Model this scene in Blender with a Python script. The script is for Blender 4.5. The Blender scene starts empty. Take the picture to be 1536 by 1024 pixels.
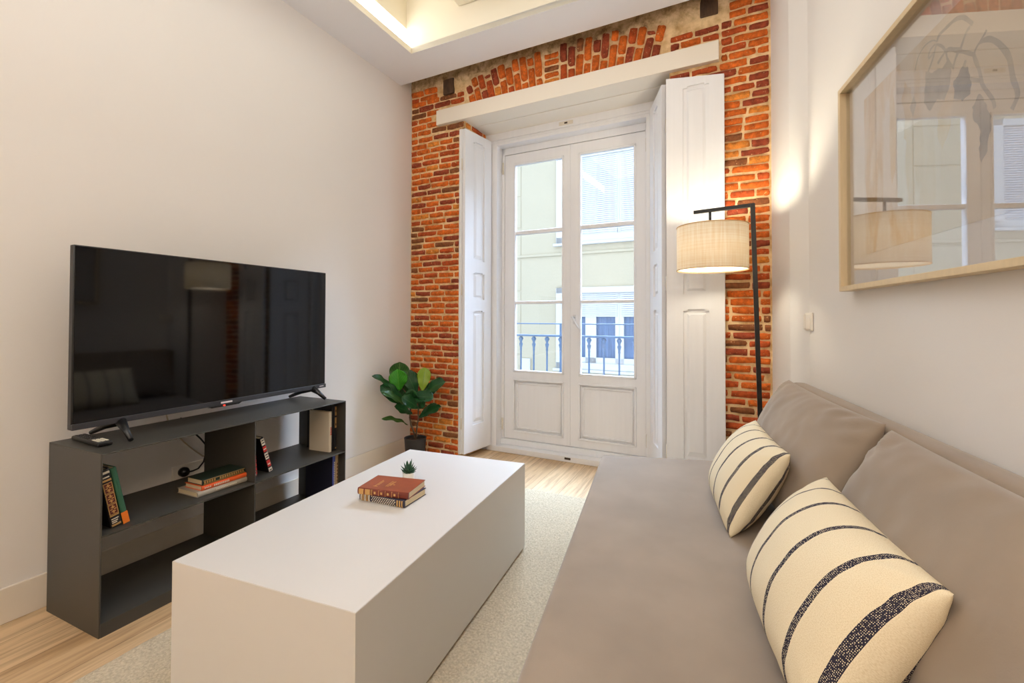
import bpy, bmesh, math, random
from mathutils import Vector, Matrix, Euler, noise
random.seed(7)
S = bpy.context.scene
COL = S.collection
PI = math.pi

# ------------------------------------------------------------------ camera
cam_d = bpy.data.cameras.new('camera')
cam = bpy.data.objects.new('camera', cam_d)
COL.objects.link(cam)
YAW, PITCH, ROLL, FPX = 0.4292, 0.0147, 0.0026, 693.39
fwd = Vector((-math.sin(YAW)*math.cos(PITCH), math.cos(YAW)*math.cos(PITCH), math.sin(PITCH)))
rt = Vector((math.cos(YAW), math.sin(YAW), 0)); up = rt.cross(fwd)
r2 = rt*math.cos(ROLL)+up*math.sin(ROLL); u2 = up*math.cos(ROLL)-rt*math.sin(ROLL)
m = Matrix((r2, u2, -fwd)).transposed().to_4x4()
m.translation = Vector((2.46066, -3.2627, 1.15))
cam.matrix_world = m
cam_d.sensor_width = 36; cam_d.lens = 36*FPX/1536
cam_d.shift_y = -(512-466.06)/1536
cam_d.clip_start = 0.02
S.camera = cam

# ------------------------------------------------------------------ frames
TB, TR = -0.0513365, 0.1315590
B1 = Vector((2.72353, -0.13994, 0))
def FB(s, n, z): return Vector((s*math.cos(TB)+n*math.sin(TB), s*math.sin(TB)-n*math.cos(TB), z))
def FR(r, mm, z): return Vector((B1.x+r*math.sin(TR)-mm*math.cos(TR), B1.y-r*math.cos(TR)-mm*math.sin(TR), z))
RB, RR, RL = TB, TR-PI/2, PI/2         # rotations of things set against the brick, right and left walls

# ------------------------------------------------------------------ materials
MATS = {}
def lin(c): return tuple(((x/255)/12.92 if x/255 <= .04045 else (((x/255)+.055)/1.055)**2.4) for x in c)
def newmat(name):
    mt = bpy.data.materials.new(name); mt.use_nodes = True
    nt = mt.node_tree; nt.nodes.clear()
    out = nt.nodes.new('ShaderNodeOutputMaterial')
    return mt, nt, out
def N(nt, t, **kw):
    n = nt.nodes.new(t)
    for k, v in kw.items():
        if k in n.inputs.keys(): n.inputs[k].default_value = v
        else: setattr(n, k, v)
    return n
def M(name, rgb, rough=.5, var=0., vscale=4., bump=0., bscale=60., metal=0., spec=.5, dist=.002, stretch=(1,1,1), sheen=0., var2=None, coat=0., trans=0.):
    if name in MATS: return MATS[name]
    mt, nt, out = newmat(name)
    b = N(nt, 'ShaderNodeBsdfPrincipled'); L = nt.links.new
    L(b.outputs[0], out.inputs[0])
    c = lin(rgb)+(1,)
    b.inputs['Base Color'].default_value = c
    b.inputs['Roughness'].default_value = rough
    b.inputs['Metallic'].default_value = metal
    b.inputs['Specular IOR Level'].default_value = spec
    if sheen: b.inputs['Sheen Weight'].default_value = sheen; b.inputs['Sheen Roughness'].default_value = .4
    if coat: b.inputs['Coat Weight'].default_value = coat; b.inputs['Coat Roughness'].default_value = .05
    tc = N(nt, 'ShaderNodeTexCoord'); mp = N(nt, 'ShaderNodeMapping'); mp.inputs['Scale'].default_value = stretch
    L(tc.outputs['Object'], mp.inputs[0])
    if var:
        nz = N(nt, 'ShaderNodeTexNoise', Scale=vscale, Detail=5.0); L(mp.outputs[0], nz.inputs['Vector'])
        rp = N(nt, 'ShaderNodeValToRGB')
        d = var2 and lin(var2)+(1,) or tuple(x*(1-var) for x in c[:3])+(1,)
        rp.color_ramp.elements[0].position = .32; rp.color_ramp.elements[0].color = d
        rp.color_ramp.elements[1].position = .68; rp.color_ramp.elements[1].color = c
        L(nz.outputs[0], rp.inputs[0]); L(rp.outputs[0], b.inputs['Base Color'])
    if bump:
        nz = N(nt, 'ShaderNodeTexNoise', Scale=bscale, Detail=4.0); L(mp.outputs[0], nz.inputs['Vector'])
        bp = N(nt, 'ShaderNodeBump', Strength=bump, Distance=dist); L(nz.outputs[0], bp.inputs['Height'])
        L(bp.outputs[0], b.inputs['Normal'])
    MATS[name] = mt
    return mt
def emis(name, rgb, st):
    mt, nt, out = newmat(name)
    e = N(nt, 'ShaderNodeEmission'); e.inputs[0].default_value = rgb+(1,); e.inputs[1].default_value = st
    nt.links.new(e.outputs[0], out.inputs[0]); return mt

M_wall = M('wall_paint', (233, 229, 224), .75, var=.015, vscale=1.2, bump=.12, bscale=90, dist=.001)
M_ceil = M('ceiling_paint', (237, 237, 240), .8, bump=.08, bscale=60, dist=.001)
M_shaft = M('shaft_paint', (234, 226, 206), .8)
M_base = M('baseboard_paint', (230, 221, 206), .5)
M_white = M('painted_wood', (236, 236, 238), .42, var=.03, vscale=6, bump=.25, bscale=18, dist=.0015, stretch=(6, 6, .35))
M_soff = M('painted_lintel', (235, 226, 211), .5, bump=.2, bscale=12, dist=.001, stretch=(.5, 4, 4))
M_lint = M_soff
M_black = M('black_metal', (22, 21, 21), .4, metal=.3)
M_bplast = M('black_plastic', (16, 16, 17), .35)
M_cons = M('console_lacquer', (62, 59, 53), .45, bump=.05, bscale=400, dist=.0003)
M_table = M('table_laminate', (216, 212, 206), .35, var=.01, vscale=3)
M_joist = M('old_joist', (96, 70, 50), .9, var=.5, vscale=10, bump=.8, bscale=30, dist=.006, stretch=(4, 4, 1))
M_steel = M('white_handle', (225, 225, 226), .25, spec=.6)
M_sw = M('switch_plastic', (236, 230, 218), .35)
M_hinge = M('painted_hinge', (222, 214, 200), .4)
M_hole = M('dark_hole', (60, 46, 34), .7)
M_page = M('paper_pages', (224, 205, 165), .8, var=.15, vscale=2, stretch=(200, 1, 1))

# glass pane: thin, mostly clear, Schlick reflection that is the same from both faces
def glassmat(name, f0=.04, tint=(1, 1, 1)):
    mt, nt, out = newmat(name); L = nt.links.new
    ge = N(nt, 'ShaderNodeNewGeometry'); dt = N(nt, 'ShaderNodeVectorMath', operation='DOT_PRODUCT')
    L(ge.outputs['Incoming'], dt.inputs[0]); L(ge.outputs['Normal'], dt.inputs[1])
    ab = N(nt, 'ShaderNodeMath', operation='ABSOLUTE'); L(dt.outputs['Value'], ab.inputs[0])
    om = N(nt, 'ShaderNodeMath', operation='SUBTRACT'); om.inputs[0].default_value = 1; L(ab.outputs[0], om.inputs[1])
    pw = N(nt, 'ShaderNodeMath', operation='POWER'); pw.inputs[1].default_value = 5; L(om.outputs[0], pw.inputs[0])
    ma = N(nt, 'ShaderNodeMath', operation='MULTIPLY_ADD'); ma.inputs[1].default_value = 1-f0; ma.inputs[2].default_value = f0; L(pw.outputs[0], ma.inputs[0])
    tr = N(nt, 'ShaderNodeBsdfTransparent'); tr.inputs[0].default_value = tint+(1,)
    gl = N(nt, 'ShaderNodeBsdfGlossy', Roughness=0.0); mx = N(nt, 'ShaderNodeMixShader')
    L(ma.outputs[0], mx.inputs[0]); L(tr.outputs[0], mx.inputs[1]); L(gl.outputs[0], mx.inputs[2])
    L(mx.outputs[0], out.inputs[0]); return mt
M_pane = glassmat('window_glass', .04, (.985, .99, 1))
M_picglass = glassmat('picture_glass', .19)

def brickmat():
    mt, nt, out = newmat('old_brick'); L = nt.links.new
    b = N(nt, 'ShaderNodeBsdfPrincipled', Roughness=.85); b.inputs['Specular IOR Level'].default_value = .25
    at = N(nt, 'ShaderNodeVertexColor'); at.layer_name = 'tone'
    tc = N(nt, 'ShaderNodeTexCoord')
    n1 = N(nt, 'ShaderNodeTexNoise', Scale=28.0, Detail=8.0, Roughness=.7); L(tc.outputs['Object'], n1.inputs['Vector'])
    r1 = N(nt, 'ShaderNodeValToRGB'); r1.color_ramp.elements[0].position = .3; r1.color_ramp.elements[0].color = (.40, .36, .36, 1)
    r1.color_ramp.elements[1].position = .62; r1.color_ramp.elements[1].color = (1.15, 1.12, 1.05, 1)
    L(n1.outputs[0], r1.inputs[0])
    mu = N(nt, 'ShaderNodeMixRGB', blend_type='MULTIPLY'); mu.inputs[0].default_value = 1
    L(at.outputs[0], mu.inputs[1]); L(r1.outputs[0], mu.inputs[2])
    n2 = N(nt, 'ShaderNodeTexNoise', Scale=75.0, Detail=3.0); L(tc.outputs['Object'], n2.inputs['Vector'])
    r2_ = N(nt, 'ShaderNodeValToRGB'); r2_.color_ramp.elements[0].position = .66; r2_.color_ramp.elements[0].color = (0, 0, 0, 1)
    r2_.color_ramp.elements[1].position = .72; r2_.color_ramp.elements[1].color = (1, 1, 1, 1)
    L(n2.outputs[0], r2_.inputs[0])
    m2 = N(nt, 'ShaderNodeMixRGB'); L(r2_.outputs[0], m2.inputs[0]); L(mu.outputs[0], m2.inputs[1]); m2.inputs[2].default_value = lin((214, 172, 120))+(1,)
    L(m2.outputs[0], b.inputs['Base Color'])
    bp = N(nt, 'ShaderNodeBump', Strength=.7, Distance=.004); L(n1.outputs[0], bp.inputs['Height']); L(bp.outputs[0], b.inputs['Normal'])
    L(b.outputs[0], out.inputs[0]); return mt
M_brick = brickmat()
def mortarmat():
    mt, nt, out = newmat('lime_mortar'); L = nt.links.new
    b = N(nt, 'ShaderNodeBsdfPrincipled', Roughness=.95); b.inputs['Specular IOR Level'].default_value = .1
    tc = N(nt, 'ShaderNodeTexCoord')
    n1 = N(nt, 'ShaderNodeTexNoise', Scale=9.0, Detail=8.0, Roughness=.65); L(tc.outputs['Object'], n1.inputs['Vector'])
    r1 = N(nt, 'ShaderNodeValToRGB'); e = r1.color_ramp.elements
    e[0].position = .36; e[0].color = lin((196, 156, 106))+(1,); e[1].position = .58; e[1].color = lin((242, 212, 164))+(1,)
    L(n1.outputs[0], r1.inputs[0])
    # rough rubble and stone above the arch: greyer, dirtier
    sp = N(nt, 'ShaderNodeSeparateXYZ'); L(tc.outputs['Object'], sp.inputs[0])
    mr = N(nt, 'ShaderNodeMapRange'); mr.inputs[1].default_value = 3.03; mr.inputs[2].default_value = 3.10
    L(sp.outputs[2], mr.inputs[0])
    n3 = N(nt, 'ShaderNodeTexNoise', Scale=14.0, Detail=9.0, Roughness=.7, Distortion=.25); L(tc.outputs['Object'], n3.inputs['Vector'])
    r3 = N(nt, 'ShaderNodeValToRGB'); e = r3.color_ramp.elements
    e[0].position = .33; e[0].color = lin((112, 84, 58))+(1,); e[1].position = .6; e[1].color = lin((228, 200, 160))+(1,)
    k = r3.color_ramp.elements.new(.47); k.color = lin((196, 164, 122))+(1,)
    L(n3.outputs[0], r3.inputs[0])
    mx = N(nt, 'ShaderNodeMixRGB'); L(mr.outputs[0], mx.inputs[0]); L(r1.outputs[0], mx.inputs[1]); L(r3.outputs[0], mx.inputs[2])
    L(mx.outputs[0], b.inputs['Base Color'])
    bp = N(nt, 'ShaderNodeBump', Strength=.9, Distance=.008); L(n1.outputs[0], bp.inputs['Height'])
    L(bp.outputs[0], b.inputs['Normal']); L(b.outputs[0], out.inputs[0]); return mt
M_mortar = mortarmat()

def floormat():
    mt, nt, out = newmat('oak_floor'); L = nt.links.new
    b = N(nt, 'ShaderNodeBsdfPrincipled', Roughness=.38)
    tc = N(nt, 'ShaderNodeTexCoord'); mp = N(nt, 'ShaderNodeMapping'); mp.inputs['Rotation'].default_value = (0, 0, PI/2)
    mp.inputs['Location'].default_value = (.35, .045, 0)
    L(tc.outputs['Object'], mp.inputs[0])
    br = N(nt, 'ShaderNodeTexBrick'); br.offset = .37; br.offset_frequency = 2
    br.inputs['Scale'].default_value = 1.0; br.inputs['Mortar Size'].default_value = .0012; br.inputs['Mortar Smooth'].default_value = .1
    br.inputs['Brick Width'].default_value = 1.2; br.inputs['Row Height'].default_value = .19
    br.inputs['Color1'].default_value = lin((216, 187, 148))+(1,); br.inputs['Color2'].default_value = lin((184, 150, 108))+(1,)
    br.inputs['Mortar'].default_value = lin((120, 88, 56))+(1,); br.inputs['Bias'].default_value = -.1
    L(mp.outputs[0], br.inputs['Vector'])
    gm = N(nt, 'ShaderNodeMapping'); gm.inputs['Scale'].default_value = (14, .9, 1); L(tc.outputs['Object'], gm.inputs[0])
    g = N(nt, 'ShaderNodeTexNoise', Scale=3.0, Detail=8.0, Roughness=.62, Distortion=.6); L(gm.outputs[0], g.inputs['Vector'])
    gr = N(nt, 'ShaderNodeValToRGB'); e = gr.color_ramp.elements
    e[0].position = .3; e[0].color = (.48, .4, .32, 1); e[1].position = .56; e[1].color = (1.05, 1.03, 1, 1)
    L(g.outputs[0], gr.inputs[0])
    mu = N(nt, 'ShaderNodeMixRGB', blend_type='MULTIPLY'); mu.inputs[0].default_value = .75
    L(br.outputs[0], mu.inputs[1]); L(gr.outputs[0], mu.inputs[2]); L(mu.outputs[0], b.inputs['Base Color'])
    bp = N(nt, 'ShaderNodeBump', Strength=.25, Distance=.001); L(g.outputs[0], bp.inputs['Height']); L(bp.outputs[0], b.inputs['Normal'])
    L(b.outputs[0], out.inputs[0]); return mt
M_floor = floormat()

def stripemat(name='striped_cotton'):
    """cream cotton with woven navy bands across the length (UV u), and a fine weave"""
    mt, nt, out = newmat(name); L = nt.links.new
    b = N(nt, 'ShaderNodeBsdfPrincipled', Roughness=.9); b.inputs['Specular IOR Level'].default_value = .15
    uv = N(nt, 'ShaderNodeUVMap'); sp = N(nt, 'ShaderNodeSeparateXYZ'); L(uv.outputs[0], sp.inputs[0])
    tot = None
    for c, h in ((.07, .005), (.262, .0065), (.42, .0085), (.595, .010), (.765, .0125), (.938, .022)):
        s = N(nt, 'ShaderNodeMath', operation='SUBTRACT'); L(sp.outputs[0], s.inputs[0]); s.inputs[1].default_value = c
        a = N(nt, 'ShaderNodeMath', operation='ABSOLUTE'); L(s.outputs[0], a.inputs[0])
        k = N(nt, 'ShaderNodeMath', operation='LESS_THAN'); L(a.outputs[0], k.inputs[0]); k.inputs[1].default_value = h
        if tot is None: tot = k
        else:
            t = N(nt, 'ShaderNodeMath', operation='MAXIMUM'); L(tot.outputs[0], t.inputs[0]); L(k.outputs[0], t.inputs[1]); tot = t
    # herringbone flecks inside the bands
    mp = N(nt, 'ShaderNodeMapping'); mp.inputs['Scale'].default_value = (200, 120, 1); L(uv.outputs[0], mp.inputs[0])
    ck = N(nt, 'ShaderNodeTexVoronoi', Scale=1.0, Randomness=.35); L(mp.outputs[0], ck.inputs['Vector'])
    lt = N(nt, 'ShaderNodeMath', operation='GREATER_THAN'); L(ck.outputs['Distance'], lt.inputs[0]); lt.inputs[1].default_value = .285
    mu = N(nt, 'ShaderNodeMath', operation='MULTIPLY'); L(tot.outputs[0], mu.inputs[0]); L(lt.outputs[0], mu.inputs[1])
    nz = N(nt, 'ShaderNodeTexNoise', Scale=260.0, Detail=2.0); L(uv.outputs[0], nz.inputs['Vector'])
    cr = N(nt, 'ShaderNodeValToRGB'); cr.color_ramp.elements[0].color = lin((222, 206, 170))+(1,); cr.color_ramp.elements[1].color = lin((236, 223, 194))+(1,)
    cr.color_ramp.elements[0].position = .35; cr.color_ramp.elements[1].position = .6
    L(nz.outputs[0], cr.inputs[0])
    mx = N(nt, 'ShaderNodeMixRGB'); L(mu.outputs[0], mx.inputs[0]); L(cr.outputs[0], mx.inputs[1]); mx.inputs[2].default_value = lin((48, 46, 60))+(1,)
    L(mx.outputs[0], b.inputs['Base Color'])
    wm = N(nt, 'ShaderNodeMapping'); wm.inputs['Scale'].default_value = (170, 100, 1); L(uv.outputs[0], wm.inputs[0])
    wv = N(nt, 'ShaderNodeTexChecker', Scale=1.0); L(wm.outputs[0], wv.inputs['Vector'])
    bp = N(nt, 'ShaderNodeBump', Strength=.35, Distance=.0012); L(wv.outputs['Fac'], bp.inputs['Height']); L(bp.outputs[0], b.inputs['Normal'])
    L(b.outputs[0], out.inputs[0]); return mt
M_stripe = stripemat()
M_sofa = M('taupe_velvet', (152, 135, 117), .75, var=.2, vscale=4.2, bump=.25, bscale=350, dist=.0006, sheen=.35, spec=.2)

def linenmat():
    mt, nt, out = newmat('linen_shade'); L = nt.links.new
    tc = N(nt, 'ShaderNodeTexCoord')
    cols = []
    for sc in ((2, 2, 260), (90, 90, 4)):
        mp = N(nt, 'ShaderNodeMapping'); mp.inputs['Scale'].default_value = sc; L(tc.outputs['Object'], mp.inputs[0])
        nz = N(nt, 'ShaderNodeTexNoise', Scale=1.5, Detail=2.0); L(mp.outputs[0], nz.inputs['Vector']); cols.append(nz)
    ad = N(nt, 'ShaderNodeMath', operation='ADD'); L(cols[0].outputs[0], ad.inputs[0]); L(cols[1].outputs[0], ad.inputs[1])
    rp = N(nt, 'ShaderNodeValToRGB'); rp.color_ramp.elements[0].position = .35; rp.color_ramp.elements[1].position = .65
    rp.color_ramp.elements[0].color = lin((238, 222, 196))+(1,); rp.color_ramp.elements[1].color = lin((253, 248, 236))+(1,)
    hf = N(nt, 'ShaderNodeMath', operation='MULTIPLY'); hf.inputs[1].default_value = .5; L(ad.outputs[0], hf.inputs[0]); L(hf.outputs[0], rp.inputs[0])
    d = N(nt, 'ShaderNodeBsdfDiffuse'); t = N(nt, 'ShaderNodeBsdfTranslucent'); mx = N(nt, 'ShaderNodeMixShader'); mx.inputs[0].default_value = .55
    L(rp.outputs[0], d.inputs[0]); L(rp.outputs[0], t.inputs[0]); L(d.outputs[0], mx.inputs[1]); L(t.outputs[0], mx.inputs[2]); L(mx.outputs[0], out.inputs[0])
    return mt
M_linen = linenmat()

def leafmat(name, c1, c2):
    mt, nt, out = newmat(name); L = nt.links.new
    b = N(nt, 'ShaderNodeBsdfPrincipled', Roughness=.35)
    uv = N(nt, 'ShaderNodeUVMap'); sp = N(nt, 'ShaderNodeSeparateXYZ'); L(uv.outputs[0], sp.inputs[0])
    # side veins: v + |u-.5| pattern
    s = N(nt, 'ShaderNodeMath', operation='SUBTRACT'); s.inputs[1].default_value = .5; L(sp.outputs[0], s.inputs[0])
    a = N(nt, 'ShaderNodeMath', operation='ABSOLUTE'); L(s.outputs[0], a.inputs[0])
    k = N(nt, 'ShaderNodeMath', operation='MULTIPLY'); k.inputs[1].default_value = -1.1; L(a.outputs[0], k.inputs[0])
    ad = N(nt, 'ShaderNodeMath', operation='ADD'); L(k.outputs[0], ad.inputs[0]); L(sp.outputs[1], ad.inputs[1])
    m9 = N(nt, 'ShaderNodeMath', operation='MULTIPLY'); m9.inputs[1].default_value = 7.0; L(ad.outputs[0], m9.inputs[0])
    fr = N(nt, 'ShaderNodeMath', operation='FRACT'); L(m9.outputs[0], fr.inputs[0])
    v1 = N(nt, 'ShaderNodeMath', operation='LESS_THAN'); v1.inputs[1].default_value = .09; L(fr.outputs[0], v1.inputs[0])
    v2 = N(nt, 'ShaderNodeMath', operation='LESS_THAN'); v2.inputs[1].default_value = .02; L(a.outputs[0], v2.inputs[0])
    mxv = N(nt, 'ShaderNodeMath', operation='MAXIMUM'); L(v1.outputs[0], mxv.inputs[0]); L(v2.outputs[0], mxv.inputs[1])
    hv = N(nt, 'ShaderNodeMath', operation='MULTIPLY'); hv.inputs[1].default_value = .6; L(mxv.outputs[0], hv.inputs[0])
    mx = N(nt, 'ShaderNodeMixRGB'); mx.inputs[1].default_value = lin(c1)+(1,); mx.inputs[2].default_value = lin(c2)+(1,)
    L(hv.outputs[0], mx.inputs[0]); L(mx.outputs[0], b.inputs['Base Color'])
    tl = N(nt, 'ShaderNodeBsdfTranslucent'); L(mx.outputs[0], tl.inputs[0]); ms = N(nt, 'ShaderNodeMixShader'); ms.inputs[0].default_value = .2
    L(b.outputs[0], ms.inputs[1]); L(tl.outputs[0], ms.inputs[2]); L(ms.outputs[0], out.inputs[0]); return mt
LEAFM = {'d': leafmat('leaf_dark', (24, 74, 32), (78, 122, 70)), 'b': leafmat('leaf_bright', (58, 152, 28), (118, 190, 70)),
         'y': leafmat('leaf_young', (140, 166, 36), (70, 120, 30)), 'o': leafmat('leaf_olive', (52, 92, 36), (110, 142, 66))}
M_bark = M('bark', (92, 70, 50), .8, var=.3, vscale=30)
M_soil = M('soil', (58, 42, 30), .95, bump=1, bscale=80, dist=.01, var=.5, vscale=60)

# ------------------------------------------------------------------ mesh helpers
class MB:
    def __init__(s): s.bm = bmesh.new(); s.mats = []; s.col = None
    def mi(s, mt):
        if mt not in s.mats: s.mats.append(mt)
        return s.mats.index(mt)
    def box(s, x0, y0, z0, x1, y1, z1, mt, bev=0., seg=2):
        x0, x1 = sorted((x0, x1)); y0, y1 = sorted((y0, y1)); z0, z1 = sorted((z0, z1))
        vs = [s.bm.verts.new((x, y, z)) for x in (x0, x1) for y in (y0, y1) for z in (z0, z1)]
        fs = [s.bm.faces.new([vs[i] for i in q]) for q in ((0, 1, 3, 2), (4, 6, 7, 5), (0, 4, 5, 1), (2, 3, 7, 6), (0, 2, 6, 4), (1, 5, 7, 3))]
        k = s.mi(mt)
        for f in fs: f.material_index = k
        if bev:
            es = list({e for f in fs for e in f.edges})
            r = bmesh.ops.bevel(s.bm, geom=es, offset=min(bev, .49*min(x1-x0, y1-y0, z1-z0)), segments=seg, profile=.5, affect='EDGES')
            for f in r['faces']: f.material_index = k; f.smooth = seg > 1
        return s
    def prism(s, pts, y0, y1, mt, axis='y'):
        """extrude a polygon; pts are (x,z) for axis y, (y,z) for axis x, (x,y) for axis z"""
        def P(a, b, c):
            return {'y': (a, c, b), 'x': (c, a, b), 'z': (a, b, c)}[axis]
        A = [s.bm.verts.new(P(a, b, y0)) for a, b in pts]; B = [s.bm.verts.new(P(a, b, y1)) for a, b in pts]
        k = s.mi(mt); n = len(pts); fs = [s.bm.faces.new(A), s.bm.faces.new(B[::-1])]
        for i in range(n): fs.append(s.bm.faces.new((A[i], B[i], B[(i+1) % n], A[(i+1) % n])))
        for f in fs: f.material_index = k
        return s
    def tube(s, pts, r, mt, seg=10, caps=True, closed=False):
        pts = [Vector(p) for p in pts]; n = len(pts); rings = []; k = s.mi(mt)
        prev = None
        for i, p in enumerate(pts):
            if closed: t = pts[(i+1) % n]-pts[i-1]
            else: t = pts[min(i+1, n-1)]-pts[max(i-1, 0)]
            t.normalize()
            if prev is None: a = t.orthogonal().normalized()
            else: a = (prev-t*prev.dot(t)).normalized()
            prev = a; b = t.cross(a)
            rr = r[i] if isinstance(r, (list, tuple)) else r
            rings.append([s.bm.verts.new(p+(a*math.cos(q)+b*math.sin(q))*rr) for q in [2*PI*j/seg for j in range(seg)]])
        for i in range(n if closed else n-1):
            A, B = rings[i], rings[(i+1) % n]
            for j in range(seg):
                f = s.bm.faces.new((A[j], A[(j+1) % seg], B[(j+1) % seg], B[j])); f.material_index = k; f.smooth = True
        if caps and not closed:
            for R in (rings[0][::-1], rings[-1]):
                f = s.bm.faces.new(R); f.material_index = k
        return s
    def lathe(s, prof, mt, c=(0, 0, 0), seg=32, smooth=True):
        c = Vector(c); k = s.mi(mt); rings = []
        for r, z in prof:
            rings.append([s.bm.verts.new(c+Vector((max(r, 1e-5)*math.cos(2*PI*j/seg), max(r, 1e-5)*math.sin(2*PI*j/seg), z))) for j in range(seg)])
        for i in range(len(rings)-1):
            for j in range(seg):
                f = s.bm.faces.new((rings[i][j], rings[i][(j+1) % seg], rings[i+1][(j+1) % seg], rings[i+1][j])); f.material_index = k; f.smooth = smooth
        return s
    def grid(s, fn, nu, nv, mt, uv=True, smooth=True, wrap=False):
        k = s.mi(mt); V = [[s.bm.verts.new(fn(i/nu, j/nv)) for j in range(nv+1)] for i in range(nu+1)]
        L = s.bm.loops.layers.uv.verify() if uv else None
        for i in range(nu):
            for j in range(nv):
                f = s.bm.faces.new((V[i][j], V[i+1][j], V[i+1][j+1], V[i][j+1])); f.material_index = k; f.smooth = smooth
                if uv:
                    for l, (a, b) in zip(f.loops, ((i, j), (i+1, j), (i+1, j+1), (i, j+1))): l[L].uv = (a/nu, b/nv)
        return s
    def build(s, name, parent=None, weld=False, xf=None, kind=None, label=None):
        if weld: bmesh.ops.remove_doubles(s.bm, verts=s.bm.verts, dist=1e-5)
        if not s.col: bmesh.ops.recalc_face_normals(s.bm, faces=s.bm.faces)
        if xf: s.bm.transform(xf)
        me = bpy.data.meshes.new(name); s.bm.to_mesh(me); s.bm.free()
        for mt in s.mats: me.materials.append(mt)
        o = bpy.data.objects.new(name, me); COL.objects.link(o)
        if parent: o.parent = parent
        if kind: o['kind'] = kind
        if label: o['label'] = label
        return o
def tag(o, label, cat, group=None, kind=None):
    o['label'] = label; o['category'] = cat
    if group: o['group'] = group
    if kind: o['kind'] = kind
    return o
def thing(name, label, cat, loc=(0, 0, 0), rz=0., group=None, rot=None):
    o = bpy.data.objects.new(name, None); o.empty_display_size = .1; COL.objects.link(o)
    o.location = loc; o.rotation_euler = rot or (0, 0, rz)
    return tag(o, label, cat, group)
def struct(mb, name, loc=(0, 0, 0), rz=0., label=None):
    o = mb.build(name, kind='structure'); o.location = loc; o.rotation_euler = (0, 0, rz)
    if label: o['label'] = label
    return o

# ================================================================== SETTING
ZC = 3.097
# floor
struct(MB().box(-.2, -5.6, -.12, 4.6, .55, 0, M_floor), 'floor', label='honey oak plank floor')
# left wall
struct(MB().box(-.12, -5.5, 0, 0, .6, 3.62, M_wall), 'wall_left', label='plain off-white wall behind the television')
struct(MB().box(0, -5.38, 0, .012, -.005, .133, M_base, .003), 'baseboard_left', label='low cream baseboard along the left wall')
# right wall (with a shallow pilaster next to the brick)
w = MB().box(-.3, .05, 0, 6, .2, 3.62, M_wall)
w.prism([(-.02, 0), (.37, 0), (.50, .0501), (.50, .06), (-.02, .06)], 0, 3.62, M_wall, 'z')
struct(w, 'wall_right', B1, RR, 'off-white wall behind the sofa')
struct(MB().box(-.2, -5.5, 0, 4.6, -5.38, 3.62, M_wall), 'wall_near')
# ceiling plate with a rectangular light shaft
cx0, cy0, cx1, cy1 = .37, -.492, 2.35, -3.3
def yfront(x): return cy0-.0365*(x-.37)-.002
c = MB(); zt = ZC+.043
def slab(p):  c.prism(p, ZC, zt, M_ceil, 'z')
slab([(-.05, -5.45), (cx0, -5.45), (cx0, yfront(cx0)), (cx0, FB(cx0, .145, 0).y), (-.05, FB(-.05, .145, 0).y)])
slab([(cx0, yfront(cx0)), (cx1, yfront(cx1)), (cx1, FB(cx1, .145, 0).y), (cx0, FB(cx0, .145, 0).y)])
slab([(cx1, -5.45), (4.5, -5.45), (4.5, FB(4.5, .145, 0).y), (cx1, FB(cx1, .145, 0).y)])
slab([(cx0, -5.45), (cx1, -5.45), (cx1, cy1), (cx0, cy1)])
ceil = struct(c, 'ceiling', label='smooth white ceiling with a deep rectangular recess')
sh = MB()
sh.box(.24, -3.4, zt, .322, yfront(.37)+.05, 3.62, M_shaft)
sh.prism([(.322, yfront(.322)), (cx1+.1, yfront(cx1+.1)), (cx1+.1, yfront(cx1+.1)+.07), (.322, yfront(.322)+.07)], ZC+.0005, 3.62, M_shaft, 'z')
sh.box(cx1, -3.4, zt, cx1+.08, yfront(cx1), 3.62, M_shaft)
sh.box(.24, cy1-.08, zt, cx1+.08, cy1, 3.62, M_shaft)
sh.box(cx0-.002, cy1, ZC+.001, cx0+.001, yfront(cx0), zt, M_shaft)
sh.build('recess_lining', ceil, label='cream painted sides of the ceiling recess')
for k, x in enumerate((.79, 1.42, 2.02)):
    MB().box(x, cy1, 3.318, x+.2, yfront(x+.2)-.001, 3.56, M_shaft, .004).build('ceiling_beam', ceil)
MB().box(-.2, -5.5, 3.56, 4.6, .55, 3.64, M_shaft).build('upper_slab', ceil)
led = MB().box(.322, cy1+.05, zt+.008, .330, yfront(.33)-.006, zt+.145, emis('led_glow', (1, .98, .95), 5.5))
tag(led.build('led_strip'), 'bright white light strip along the left side of the ceiling recess', 'light strip')

# ---------------------------------------------------------------- brick wall
OL, OR, OZ = .547, 2.147, 2.752      # opening
W = MB()
D = .36
def mort(s0, z0, s1, z1, n=-.007, nx=None):
    nu = max(1, int((s1-s0)/.03)); nv = max(1, int((z1-z0)/.03))
    def f(u, v):
        s, z = s0+(s1-s0)*u, z0+(z1-z0)*v
        q = noise.noise(Vector((s*9, z*9, 3)))*.004+noise.noise(Vector((s*30, z*30, 7)))*.002
        if z > 3.04: q += (noise.noise(Vector((s*7, z*9, 1)))*.02+.006)*min(1, (z-3.04)/.06)
        return Vector((s, -(n+q), z))
    W.grid(f, nu, nv, M_mortar, uv=False)
mort(0, 0, .502, 2.70); mort(0, 2.70, OL, 3.56); mort(OR, 0, 2.73, 3.56); mort(OL, OZ, OR, 3.56)
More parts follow.
